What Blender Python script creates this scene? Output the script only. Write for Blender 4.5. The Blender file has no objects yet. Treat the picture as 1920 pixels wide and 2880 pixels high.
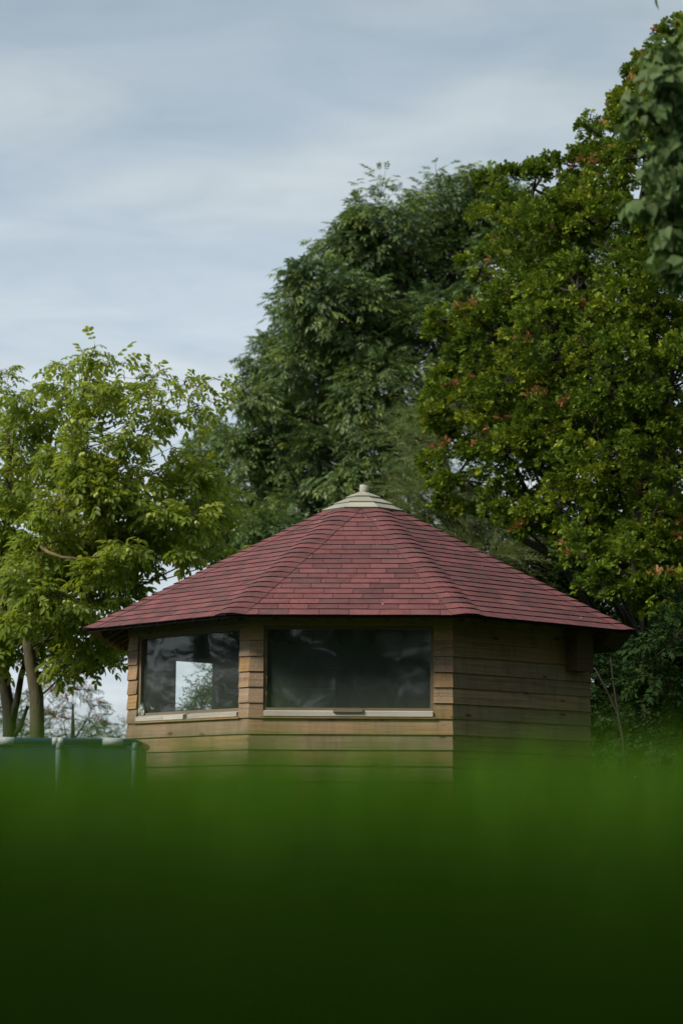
import bpy, math, random
import numpy as np
from mathutils import Matrix, Vector

random.seed(7)
rng = np.random.default_rng(7)
SC = bpy.context.scene
COL = SC.collection
PI = math.pi
R = math.radians

# ------------------------------------------------------------------ camera
F_PX, PITCH, ROLL = 6264.74, 0.14189, -0.00814
CAM_H = 0.33
cam_data = bpy.data.cameras.new('camera')
cam = bpy.data.objects.new('camera', cam_data)
COL.objects.link(cam)
cam_data.sensor_fit = 'HORIZONTAL'
cam_data.sensor_width = 24.0
cam_data.lens = F_PX / 1920 * 24.0
cam_data.clip_start = 0.05
cam_data.clip_end = 3000
cam.matrix_world = Matrix.Translation((0, 0, CAM_H)) @ Matrix.Rotation(PI / 2 + PITCH, 4, 'X') @ Matrix.Rotation(-ROLL, 4, 'Z')
cam_data.dof.use_dof = True
cam_data.dof.focus_distance = 19.6
cam_data.dof.aperture_fstop = 2.4
SC.camera = cam
SC.render.resolution_x, SC.render.resolution_y = 682, 1024

# ------------------------------------------------------------------ sky and sun
SUN_DIR = Vector((-0.66, -0.42, 0.62)).normalized()          # towards the sun
sun_el = math.asin(SUN_DIR.z)
sun_az = math.atan2(SUN_DIR.x, SUN_DIR.y)
world = bpy.data.worlds.new('World')
SC.world = world
world.use_nodes = True
wt = world.node_tree
wt.nodes.clear()


def wn(t, **kw):
    n = wt.nodes.new(t)
    for k, v in kw.items():
        setattr(n, k, v)
    return n


def wmath(op, a, b=None, c=None):
    n = wn('ShaderNodeMath', operation=op)
    for i, v in enumerate((a, b, c)):
        if v is None:
            continue
        if isinstance(v, (int, float)):
            n.inputs[i].default_value = v
        else:
            wt.links.new(v, n.inputs[i])
    return n.outputs[0]


sky = wn('ShaderNodeTexSky', sky_type='NISHITA')
sky.sun_disc = False
sky.sun_elevation = sun_el
sky.sun_rotation = sun_az % (2 * PI)
sky.air_density, sky.dust_density, sky.ozone_density = 1.0, 1.2, 1.5
tc = wn('ShaderNodeTexCoord')
sep = wn('ShaderNodeSeparateXYZ')
wt.links.new(tc.outputs['Generated'], sep.inputs[0])
zc = wmath('ADD', wmath('MAXIMUM', sep.outputs['Z'], 0.0), 0.12)
px_ = wmath('DIVIDE', sep.outputs['X'], zc)
py_ = wmath('DIVIDE', sep.outputs['Y'], zc)
comb = wn('ShaderNodeCombineXYZ')
wt.links.new(px_, comb.inputs[0])
wt.links.new(py_, comb.inputs[1])
rotn = wn('ShaderNodeMapping')
rotn.inputs['Rotation'].default_value = (0, 0, R(-9))
rotn.inputs['Scale'].default_value = (0.9, 1.15, 1.0)
rotn.inputs['Location'].default_value = (3.1, 1.7, 0)
wt.links.new(comb.outputs[0], rotn.inputs[0])
n1 = wn('ShaderNodeTexNoise')
n1.inputs['Scale'].default_value = 2.6
n1.inputs['Detail'].default_value = 5.0
n1.inputs['Roughness'].default_value = 0.48
n1.inputs['Distortion'].default_value = 0.25
wt.links.new(rotn.outputs[0], n1.inputs['Vector'])
n2 = wn('ShaderNodeTexNoise')
n2.inputs['Scale'].default_value = 0.75
n2.inputs['Detail'].default_value = 3.0
wt.links.new(rotn.outputs[0], n2.inputs['Vector'])
mixn = wmath('ADD', wmath('MULTIPLY', n1.outputs['Fac'], 0.62), wmath('MULTIPLY', n2.outputs['Fac'], 0.38))
cl = wn('ShaderNodeValToRGB')
cl.color_ramp.interpolation = 'EASE'
cl.color_ramp.elements[0].position, cl.color_ramp.elements[0].color = 0.39, (0.74, 0.74, 0.74, 1)
cl.color_ramp.elements[1].position, cl.color_ramp.elements[1].color = 0.57, (0.96, 0.96, 0.96, 1)
wt.links.new(mixn, cl.inputs[0])
ramp = wn('ShaderNodeValToRGB')                               # cloud brightness by height: thicker and greyer overhead
e = ramp.color_ramp.elements
e[0].position, e[0].color = 0.0, (6.5, 7.05, 7.5, 1)
e[1].position, e[1].color = 0.60, (3.9, 4.55, 5.0, 1)
m_ = ramp.color_ramp.elements.new(0.22)
m_.color = (6.3, 6.95, 7.35, 1)
m_ = ramp.color_ramp.elements.new(0.36)
m_.color = (4.3, 5.0, 5.4, 1)
wt.links.new(sep.outputs['Z'], ramp.inputs[0])
skym = wn('ShaderNodeMixRGB', blend_type='MULTIPLY')
skym.inputs[0].default_value = 1.0
skym.inputs[2].default_value = (1.3, 1.3, 1.3, 1)
wt.links.new(sky.outputs[0], skym.inputs[1])
n3 = wn('ShaderNodeTexNoise')
n3.inputs['Scale'].default_value = 5.2
n3.inputs['Detail'].default_value = 6.0
n3.inputs['Roughness'].default_value = 0.55
n3.inputs['Distortion'].default_value = 0.5
wt.links.new(rotn.outputs[0], n3.inputs['Vector'])
mott = wn('ShaderNodeValToRGB')                               # thin and thick patches of the cloud deck
mott.color_ramp.elements[0].position, mott.color_ramp.elements[0].color = 0.30, (0.84, 0.875, 0.90, 1)
mott.color_ramp.elements[1].position, mott.color_ramp.elements[1].color = 0.68, (1.07, 1.06, 1.05, 1)
wt.links.new(n3.outputs['Fac'], mott.inputs[0])
cloud = wn('ShaderNodeMixRGB', blend_type='MULTIPLY')
cloud.inputs[0].default_value = 1.0
wt.links.new(ramp.outputs[0], cloud.inputs[1])
wt.links.new(mott.outputs[0], cloud.inputs[2])
mx = wn('ShaderNodeMixRGB')
wt.links.new(cl.outputs[0], mx.inputs[0])
wt.links.new(skym.outputs[0], mx.inputs[1])
wt.links.new(cloud.outputs[0], mx.inputs[2])
bg = wn('ShaderNodeBackground')
bg.inputs['Strength'].default_value = 0.1
wt.links.new(mx.outputs[0], bg.inputs['Color'])
wo = wn('ShaderNodeOutputWorld')
wt.links.new(bg.outputs[0], wo.inputs['Surface'])

sun_data = bpy.data.lights.new('sun', 'SUN')
sun_data.energy = 3.6
sun_data.angle = R(14)
sun_data.color = (1.0, 0.94, 0.84)
sun = bpy.data.objects.new('sun', sun_data)
COL.objects.link(sun)
sun.rotation_euler = (-SUN_DIR).to_track_quat('-Z', 'Y').to_euler()

SC.view_settings.view_transform = 'Standard'
SC.view_settings.look = 'None'
SC.view_settings.gamma = 1
SC.view_settings.exposure = 0.12
SC.view_settings.use_curve_mapping = False
SC.render.engine = 'CYCLES'
SC.cycles.use_denoising = True
SC.cycles.max_bounces = 8
SC.cycles.transparent_max_bounces = 12
SC.cycles.caustics_reflective = False
SC.cycles.caustics_refractive = False

# ------------------------------------------------------------------ helpers


def at(px, py, Y):
    """World point at depth Y seen at a pixel of the 1920x2880 photograph."""
    a, b = px - 960, 1440 - py
    cr, sr = math.cos(ROLL), math.sin(ROLL)
    a, b = a * cr + b * sr, -a * sr + b * cr
    u, v = a / F_PX, b / F_PX
    c, s = math.cos(PITCH), math.sin(PITCH)
    dy = c - v * s
    return Vector((u / dy * Y, Y, CAM_H + (s + v * c) / dy * Y))


def tag(o, label=None, cat=None, group=None, kind=None):
    for k, v in (('label', label), ('category', cat), ('group', group), ('kind', kind)):
        if v:
            o[k] = v
    return o


def empty(name, loc=(0, 0, 0), rz=0):
    o = bpy.data.objects.new(name, None)
    o.empty_display_size = 0.2
    COL.objects.link(o)
    o.location = loc
    o.rotation_euler = (0, 0, rz)
    return o


def link(name, me, parent=None, mtx=None):
    o = bpy.data.objects.new(name, me)
    COL.objects.link(o)
    if parent is not None:
        o.parent = parent
    if mtx is not None:
        o.matrix_local = mtx
    return o


class MB:
    """Collects boxes, prisms and tubes and links them as one mesh object."""

    def __init__(self):
        self.v, self.f, self.mi, self.sm = [], [], [], []

    def add(self, verts, faces, mi=0, smooth=False):
        b = len(self.v)
        self.v += [tuple(p) for p in verts]
        self.f += [tuple(i + b for i in f) for f in faces]
        self.mi += [mi] * len(faces)
        self.sm += [smooth] * len(faces)

    def hexa(self, p, mi=0, mis=None):
        """8 points: bottom ring 0-3 counter-clockwise seen from above, top ring 4-7."""
        fs = [(3, 2, 1, 0), (4, 5, 6, 7), (0, 1, 5, 4), (1, 2, 6, 5), (2, 3, 7, 6), (3, 0, 4, 7)]
        b = len(self.v)
        self.v += [tuple(q) for q in p]
        for i, f in enumerate(fs):
            self.f.append(tuple(j + b for j in f))
            self.mi.append(mis[i] if mis else mi)
            self.sm.append(False)

    def box(self, x0, x1, y0, y1, z0, z1, mi=0):
        self.hexa([(x0, y0, z0), (x1, y0, z0), (x1, y1, z0), (x0, y1, z0),
                   (x0, y0, z1), (x1, y0, z1), (x1, y1, z1), (x0, y1, z1)], mi)

    def tube(self, pts, rad, n=6, mi=0, cap=True):
        pts = [Vector(p) for p in pts]
        if isinstance(rad, (int, float)):
            rad = [rad] * len(pts)
        vs, fs = [], []
        ref = Vector((0.31, 0.17, 0.93))
        for i, p in enumerate(pts):
            d = (pts[min(i + 1, len(pts) - 1)] - pts[max(i - 1, 0)]).normalized()
            if abs(d.dot(ref)) > 0.95:
                ref = Vector((0.9, 0.3, 0.1))
            a = d.cross(ref).normalized()
            b = d.cross(a)
            for k in range(n):
                t = 2 * PI * k / n
                vs.append(p + (a * math.cos(t) + b * math.sin(t)) * rad[i])
        for i in range(len(pts) - 1):
            for k in range(n):
                k2 = (k + 1) % n
                fs.append((i * n + k, i * n + k2, (i + 1) * n + k2, (i + 1) * n + k))
        if cap:
            fs.append(tuple(range(n - 1, -1, -1)))
            fs.append(tuple(range((len(pts) - 1) * n, len(pts) * n)))
        self.add(vs, fs, mi, n > 5)

    def mesh(self, name, mats, fix=True):
        me = bpy.data.meshes.new(name)
        me.from_pydata(self.v, [], self.f)
        for m in (mats if isinstance(mats, (list, tuple)) else [mats]):
            me.materials.append(m)
        me.polygons.foreach_set('material_index', self.mi)
        me.polygons.foreach_set('use_smooth', self.sm)
        me.update()
        if fix:
            import bmesh
            bm = bmesh.new()
            bm.from_mesh(me)
            bmesh.ops.recalc_face_normals(bm, faces=bm.faces)
            bm.to_mesh(me)
            bm.free()
        return me

    def build(self, name, mats, parent=None, mtx=None, fix=True):
        return link(name, self.mesh(name, mats, fix), parent, mtx)


# ------------------------------------------------------------------ materials


class NT:
    def __init__(self, name):
        self.m = bpy.data.materials.new(name)
        self.m.use_nodes = True
        self.t = self.m.node_tree
        self.t.nodes.clear()
        self.out = self.n('ShaderNodeOutputMaterial')

    def n(self, t, ins=None, **kw):
        nd = self.t.nodes.new(t)
        for k, v in kw.items():
            setattr(nd, k, v)
        for k, v in (ins or {}).items():
            if hasattr(v, 'is_linked'):
                self.t.links.new(v, nd.inputs[k])
            else:
                nd.inputs[k].default_value = v
        return nd

    def math(self, op, a, b=0.0, clamp=False):
        nd = self.n('ShaderNodeMath', {0: a, 1: b}, operation=op)
        nd.use_clamp = clamp
        return nd.outputs[0]

    def mix(self, f, a, b, mode='MIX'):
        return self.n('ShaderNodeMixRGB', {0: f, 1: a, 2: b}, blend_type=mode).outputs[0]

    def ramp(self, fac, stops, interp='LINEAR'):
        nd = self.n('ShaderNodeValToRGB', {0: fac})
        cr = nd.color_ramp
        cr.interpolation = interp
        while len(cr.elements) < len(stops):
            cr.elements.new(0.5)
        for el, (p, c) in zip(cr.elements, stops):
            el.position = p
            el.color = (c, c, c, 1) if isinstance(c, (int, float)) else (*c, 1)
        return nd.outputs[0]

    def noise(self, vec, scale, detail=3.0, rough=0.5, dist=0.0):
        return self.n('ShaderNodeTexNoise', {'Vector': vec, 'Scale': scale, 'Detail': detail, 'Roughness': rough,
                                             'Distortion': dist}).outputs['Fac']

    def finish(self, sh):
        self.t.links.new(sh, self.out.inputs['Surface'])
        return self.m

    def pbr(self, col, rough=0.7, bump=None, bstr=0.2, bdist=0.01, spec=0.4, **kw):
        ins = {'Base Color': col, 'Roughness': rough, 'Specular IOR Level': spec}
        ins.update(kw)
        p = self.n('ShaderNodeBsdfPrincipled', ins)
        if bump is not None:
            b = self.n('ShaderNodeBump', {'Height': bump, 'Strength': bstr, 'Distance': bdist})
            self.t.links.new(b.outputs[0], p.inputs['Normal'])
        return p.outputs[0]


def plain(name, col, rough=0.6, var=0.12, scale=6.0, metal=0.0):
    t = NT(name)
    tcn = t.n('ShaderNodeTexCoord').outputs['Object']
    nz = t.noise(tcn, scale, 4)
    c = t.mix(nz, tuple(max(0, x * (1 - var)) for x in col) + (1,), tuple(x * (1 + var) for x in col) + (1,))
    return t.finish(t.pbr(c, rough, nz, 0.1, Metallic=metal))


def wood_mat(name, dark, mid, light, grey, grey_amt=0.4, along=(0.9, 16, 26), knots=True, rough=0.75):
    """Weathered softwood, grain along local X; every board differs by its own random."""
    t = NT(name)
    oi = t.n('ShaderNodeObjectInfo')
    tcn = t.n('ShaderNodeTexCoord')
    off = t.n('ShaderNodeVectorMath', {0: (37.0, 51.0, 23.0)}, operation='SCALE')
    t.t.links.new(oi.outputs['Random'], off.inputs['Scale'])
    vec = t.n('ShaderNodeVectorMath', {0: tcn.outputs['Object'], 1: off.outputs[0]}, operation='ADD').outputs[0]
    mp = t.n('ShaderNodeMapping', {'Vector': vec, 'Scale': along}).outputs[0]
    g1 = t.noise(mp, 1.6, 5, 0.62, 0.7)
    mp2 = t.n('ShaderNodeMapping', {'Vector': vec, 'Scale': (2.2, 90, 110)}).outputs[0]
    g2 = t.noise(mp2, 1.5, 3, 0.6, 0.3)
    g = t.math('ADD', t.math('MULTIPLY', g1, 0.68), t.math('MULTIPLY', g2, 0.32))
    col = t.ramp(g, [(0.28, dark), (0.48, mid), (0.68, light)])
    w = t.noise(vec, 2.6, 4, 0.6)
    gr = t.ramp(w, [(0.38, 0.0), (0.66, 1.0)])
    col = t.mix(t.math('MULTIPLY', gr, grey_amt), col, (*grey, 1))
    hue = t.n('ShaderNodeHueSaturation', {'Color': col, 'Hue': t.math('ADD', t.math('MULTIPLY', oi.outputs['Random'], 0.010), 0.497),
                                          'Saturation': t.math('ADD', t.math('MULTIPLY', oi.outputs['Random'], 0.28), 0.80),
                                          'Value': t.math('ADD', t.math('MULTIPLY', t.math('FRACT', t.math('MULTIPLY', oi.outputs['Random'], 7.31)), 0.34), 0.83)})
    col = hue.outputs[0]
    if knots:
        st = t.n('ShaderNodeMapping', {'Vector': vec, 'Scale': (9.0, 1.0, 0.9)}).outputs[0]
        stain = t.ramp(t.noise(st, 1.4, 5, 0.7), [(0.30, 0.62), (0.52, 1.0)])
        col = t.mix(0.75, col, stain, 'MULTIPLY')
        mpk = t.n('ShaderNodeMapping', {'Vector': vec, 'Scale': (2.6, 3.0, 7.5)}).outputs[0]
        vo = t.n('ShaderNodeTexVoronoi', {'Vector': mpk, 'Scale': 1.0, 'Randomness': 1.0}, feature='F1').outputs['Distance']
        kk = t.ramp(vo, [(0.0, 0.85), (0.07, 0.75), (0.13, 0.0)])
        col = t.mix(kk, col, (dark[0] * 0.45, dark[1] * 0.4, dark[2] * 0.35, 1))
    return t.finish(t.pbr(col, rough, g, 0.35, 0.004, 0.25))


M_BOARD = wood_mat('weathered_cladding', (0.135, 0.070, 0.033), (0.31, 0.178, 0.085), (0.42, 0.27, 0.145), (0.25, 0.205, 0.145), 0.5)
M_CAPW = wood_mat('bleached_cap_wood', (0.20, 0.185, 0.14), (0.36, 0.345, 0.265), (0.46, 0.44, 0.345), (0.30, 0.30, 0.25), 0.6, knots=False)
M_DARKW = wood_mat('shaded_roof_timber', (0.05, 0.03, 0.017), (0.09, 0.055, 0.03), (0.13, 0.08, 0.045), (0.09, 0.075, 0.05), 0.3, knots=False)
M_FRAME = wood_mat('window_frame_wood', (0.10, 0.07, 0.04), (0.17, 0.125, 0.075), (0.24, 0.18, 0.11), (0.18, 0.16, 0.12), 0.4, knots=False)
M_INSIDE = plain('dark_interior_lining', (0.19, 0.185, 0.17), 0.8)
M_SILL = wood_mat('pale_sill_wood', (0.30, 0.24, 0.19), (0.50, 0.44, 0.38), (0.62, 0.57, 0.51), (0.42, 0.40, 0.36), 0.45, knots=False)


def shingle_mat():
    t = NT('red_mineral_shingle')
    oi = t.n('ShaderNodeObjectInfo').outputs['Random']
    isl = t.n('ShaderNodeNewGeometry').outputs['Random Per Island']
    rnd = t.math('FRACT', t.math('ADD', t.math('MULTIPLY', oi, 5.37), isl))
    tcn = t.n('ShaderNodeTexCoord').outputs['Object']
    off = t.n('ShaderNodeVectorMath', {0: tcn, 1: (0, 0, 0)}, operation='ADD')
    cb = t.n('ShaderNodeCombineXYZ', {0: t.math('MULTIPLY', rnd, 19.0), 1: t.math('MULTIPLY', rnd, 31.0), 2: 0.0})
    t.t.links.new(cb.outputs[0], off.inputs[1])
    vec = off.outputs[0]
    col = t.ramp(rnd, [(0.0, (0.124, 0.050, 0.049)), (0.3, (0.146, 0.055, 0.053)), (0.6, (0.176, 0.061, 0.059)), (1.0, (0.208, 0.072, 0.069))])
    gran = t.noise(vec, 170.0, 2, 0.8)
    gcol = t.ramp(gran, [(0.36, 0.55), (0.5, 1.0), (0.64, 1.5)])
    col = t.mix(1.0, col, gcol, 'MULTIPLY')
    blot = t.ramp(t.noise(vec, 5.5, 4, 0.6), [(0.32, 0.72), (0.66, 1.14)])
    col = t.mix(1.0, col, blot, 'MULTIPLY')
    dust = t.ramp(t.noise(vec, 1.3, 5, 0.6), [(0.50, 0.0), (0.75, 0.34)])
    col = t.mix(dust, col, (0.16, 0.115, 0.10, 1))
    return t.finish(t.pbr(col, 0.82, gran, 0.5, 0.004, 0.35))


M_SHING = shingle_mat()
M_ASPH = plain('asphalt_edge', (0.018, 0.011, 0.013), 0.85)


def glass_mat(name, dust, tint=(0.93, 0.96, 0.95)):
    t = NT(name)
    tcn = t.n('ShaderNodeTexCoord').outputs['Object']
    tr = t.n('ShaderNodeBsdfTransparent', {'Color': (*tint, 1)}).outputs[0]
    gl = t.n('ShaderNodeBsdfGlossy', {'Color': (1, 1, 1, 1), 'Roughness': 0.03})
    wav = t.noise(tcn, 1.6, 2)
    bmp = t.n('ShaderNodeBump', {'Height': wav, 'Strength': 0.06, 'Distance': 0.05})
    t.t.links.new(bmp.outputs[0], gl.inputs['Normal'])
    geo = t.n('ShaderNodeNewGeometry')
    cosi = t.math('ABSOLUTE', t.n('ShaderNodeVectorMath', {0: geo.outputs['Normal'], 1: geo.outputs['Incoming']}, operation='DOT_PRODUCT').outputs['Value'])
    fr = t.math('ADD', t.math('MULTIPLY', t.math('POWER', t.math('SUBTRACT', 1.0, cosi), 5.0), 0.96), 0.04)   # Schlick, the same from both sides
    a = t.n('ShaderNodeMixShader', {0: fr, 1: tr, 2: gl.outputs[0]}).outputs[0]
    smear = t.ramp(t.noise(t.n('ShaderNodeMapping', {'Vector': tcn, 'Rotation': (0, R(28), 0), 'Scale': (7, 1, 3)}).outputs[0], 2.6, 8, 0.8, 0.6), [(0.35, 0.55), (0.62, 0.85), (0.72, 1.7)])
    film = t.math('MULTIPLY', smear, dust)
    df = t.n('ShaderNodeBsdfDiffuse', {'Color': (0.42, 0.48, 0.43, 1)}).outputs[0]
    return t.finish(t.n('ShaderNodeMixShader', {0: film, 1: a, 2: df}).outputs[0])


M_GLASS = glass_mat('window_glass', 0.075)
M_GLASS_D = glass_mat('dusty_window_glass', 0.052)


def leaf_mat(name, stops, rough=0.5, trans=0.3, tcol=(0.10, 0.17, 0.012), spec=0.4, coat=0.0):
    t = NT(name)
    ga = t.n('ShaderNodeAttribute', attribute_name='tint', attribute_type='GEOMETRY').outputs['Fac']
    oa = t.n('ShaderNodeAttribute', attribute_name='tint', attribute_type='OBJECT').outputs['Fac']
    tint = t.math('ADD', ga, oa)
    isl = t.n('ShaderNodeNewGeometry').outputs['Random Per Island']
    col = t.ramp(tint, stops)
    v = t.math('ADD', t.math('MULTIPLY', isl, 0.5), 0.75)
    cb = t.n('ShaderNodeCombineXYZ', {0: v, 1: v, 2: v}).outputs[0]
    col = t.mix(1.0, col, cb, 'MULTIPLY')
    p = t.n('ShaderNodeBsdfPrincipled', {'Base Color': col, 'Roughness': rough, 'Specular IOR Level': spec}).outputs[0]
    tc2 = t.mix(0.5, (*tcol, 1), col)
    tr = t.n('ShaderNodeBsdfTranslucent', {'Color': tc2}).outputs[0]
    return t.finish(t.n('ShaderNodeMixShader', {0: trans, 1: p, 2: tr}).outputs[0])


M_ASH = leaf_mat('ash_leaves', [(0.0, (0.090, 0.150, 0.066)), (0.4, (0.130, 0.205, 0.072)), (0.7, (0.20, 0.27, 0.060)), (0.9, (0.25, 0.29, 0.05)), (1.0, (0.25, 0.29, 0.05))], 0.42, 0.32, (0.09, 0.16, 0.015), 0.5)
M_OAK = leaf_mat('oak_leaves', [(0.0, (0.068, 0.120, 0.014)), (0.45, (0.120, 0.185, 0.017)), (0.8, (0.28, 0.33, 0.026)), (0.92, (0.30, 0.31, 0.028)), (0.95, (0.34, 0.20, 0.07)), (0.985, (0.36, 0.15, 0.07)), (1.0, (0.26, 0.085, 0.045))], 0.65, 0.30, (0.14, 0.20, 0.012), 0.18)
M_WALNUT = leaf_mat('walnut_leaves', [(0.0, (0.12, 0.185, 0.024)), (0.45, (0.19, 0.27, 0.032)), (0.85, (0.31, 0.36, 0.055)), (1.0, (0.42, 0.38, 0.08))], 0.5, 0.5, (0.55, 0.60, 0.035), 0.4)
M_WILLOW = leaf_mat('willow_leaves', [(0.0, (0.12, 0.17, 0.04)), (0.5, (0.20, 0.25, 0.075)), (1.0, (0.42, 0.45, 0.24))], 0.5, 0.4, (0.12, 0.17, 0.03), 0.35)
M_POPLAR = leaf_mat('poplar_leaves', [(0.0, (0.085, 0.145, 0.042)), (0.6, (0.125, 0.195, 0.065)), (1.0, (0.18, 0.24, 0.10))], 0.6, 0.35, (0.14, 0.22, 0.03), 0.2)
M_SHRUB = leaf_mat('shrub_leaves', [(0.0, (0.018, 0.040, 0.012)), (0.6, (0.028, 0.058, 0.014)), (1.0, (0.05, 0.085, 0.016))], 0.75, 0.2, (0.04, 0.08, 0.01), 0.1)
M_ROWAN = leaf_mat('rowan_leaves', [(0.0, (0.045, 0.085, 0.018)), (0.6, (0.07, 0.12, 0.02)), (1.0, (0.12, 0.16, 0.03))], 0.5, 0.3, (0.10, 0.16, 0.015), 0.35)
M_GRASS = leaf_mat('grass_blades', [(0.0, (0.046, 0.130, 0.006)), (0.6, (0.078, 0.185, 0.008)), (0.93, (0.125, 0.23, 0.012)), (1.0, (0.17, 0.20, 0.03))], 0.65, 0.34, (0.115, 0.27, 0.006), 0.12)
M_NUT = plain('green_walnut_husk', (0.36, 0.42, 0.09), 0.5)
M_BERRY = plain('red_berries', (0.30, 0.018, 0.02), 0.4)


def bark_mat(name, dark, light, lichen, amt):
    t = NT(name)
    tcn = t.n('ShaderNodeTexCoord').outputs['Object']
    mp = t.n('ShaderNodeMapping', {'Vector': tcn, 'Scale': (14, 14, 2.5)}).outputs[0]
    a = t.noise(mp, 1.5, 6, 0.65, 0.8)
    col = t.mix(t.ramp(a, [(0.3, 0.0), (0.7, 1.0)]), (*dark, 1), (*light, 1))
    l = t.ramp(t.noise(tcn, 2.3, 4, 0.6), [(0.45, 0.0), (0.7, amt)])
    col = t.mix(l, col, (*lichen, 1))
    return t.finish(t.pbr(col, 0.9, a, 0.7, 0.02, 0.2))


M_BARK = bark_mat('mossy_bark', (0.045, 0.036, 0.026), (0.13, 0.105, 0.075), (0.14, 0.14, 0.05), 0.6)
M_BARK_D = bark_mat('dark_bark', (0.022, 0.018, 0.014), (0.06, 0.05, 0.04), (0.06, 0.065, 0.03), 0.4)
M_POOLBLUE = plain('blue_pool_liner', (0.014, 0.050, 0.085), 0.45)
M_POOLRAIL = plain('blue_pool_rail', (0.018, 0.07, 0.14), 0.35)
M_WHITE = plain('white_plastic', (0.50, 0.53, 0.55), 0.4, 0.05)
M_PALEMETAL = plain('pale_metal_leg', (0.20, 0.25, 0.27), 0.4, 0.06)


def ground_mat():
    t = NT('meadow_turf')
    tcn = t.n('ShaderNodeTexCoord').outputs['Object']
    a = t.noise(tcn, 0.25, 6, 0.6)
    b = t.noise(tcn, 9.0, 5, 0.7)
    col = t.ramp(a, [(0.3, (0.030, 0.055, 0.010)), (0.55, (0.05, 0.085, 0.013)), (0.75, (0.075, 0.10, 0.022))])
    col = t.mix(1.0, col, t.ramp(b, [(0.3, 0.55), (0.7, 1.35)]), 'MULTIPLY')
    return t.finish(t.pbr(col, 0.95, b, 0.8, 0.05, 0.1))


# ------------------------------------------------------------------ ground
mb = MB()
xs = [-900, -60, -25, -8, 8, 25, 60, 900]
ys = [-900, -60, -20, 0, 15, 30, 50, 90, 1500]
for j in range(len(ys)):
    for i in range(len(xs)):
        mb.v.append((xs[i], ys[j], 0.0))
for j in range(len(ys) - 1):
    for i in range(len(xs) - 1):
        k = j * len(xs) + i
        mb.f.append((k, k + 1, k + 1 + len(xs), k + len(xs)))
        mb.mi.append(0)
        mb.sm.append(False)
tag(mb.build('lawn', ground_mat(), fix=False), kind='structure')

# ------------------------------------------------------------------ the cabin
CX, CY, YAW = 0.20374, 20.68929, -0.05636
S = 1.713
RW = S / 2 / math.sin(PI / 8)
AP = RW * math.cos(PI / 8)                      # apothem of the cladding face
RE = RW * 1.1742
AE = RE * math.cos(PI / 8)
T8 = math.tan(PI / 8)
Z0 = CAM_H
L1, EXP = Z0 + 0.7925, 0.1303
ZE = Z0 + 1.754

cabin = empty('garden_cabin', (CX, CY, 0), YAW)
tag(cabin, 'octagonal timber clad garden cabin with red shingle roof and pale wooden cap', 'cabin')


def face_mtx(k, out=0.0, u=0.0, z=0.0):
    """Local frame of wall k: X along the wall, Y outwards, Z up."""
    a = PI / 4 * k
    n = Vector((math.sin(a), -math.cos(a), 0))
    t = Vector((math.cos(a), math.sin(a), 0))
    o = n * (AP + out) + t * u + Vector((0, 0, z))
    return Matrix(((t.x, n.x, 0, o.x), (t.y, n.y, 0, o.y), (0, 0, 1, o.z), (0, 0, 0, 1)))


def board_mesh(u0, u1, m0, m1, h, jit):
    """One lapped board: thin top edge, thick bottom edge; m0/m1 mitre its ends at the corners."""
    o_b, o_t, bk = 0.0, -0.017, -0.024
    bk_b = -0.0225
    m = MB()

    def x0(o):
        return u0 + (-o * T8 if m0 else 0)

    def x1(o):
        return u1 + (o * T8 if m1 else 0)
    dz0, dz1 = jit
    p = [(x0(o_b), o_b, dz0), (x1(o_b), o_b, dz1), (x1(bk_b), bk_b, dz1), (x0(bk_b), bk_b, dz0),
         (x0(o_t), o_t, h), (x1(o_t), o_t, h), (x1(bk), bk, h), (x0(bk), bk, h)]
    c = ((u0 + u1) / 2)
    m.hexa([(q[0] - c, q[1], q[2]) for q in p])
    return m, c


WIN = {0: (-0.732, 0.692), 7: (-0.715, 0.722)}
WZ0, WZ1 = L1 + EXP + 0.068, Z0 + 1.70
BACKS = {5: (0.135, 0.655, 0.05, Z0 + 1.625), 3: (-0.5, 0.5, 0.9, 1.75)}

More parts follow.
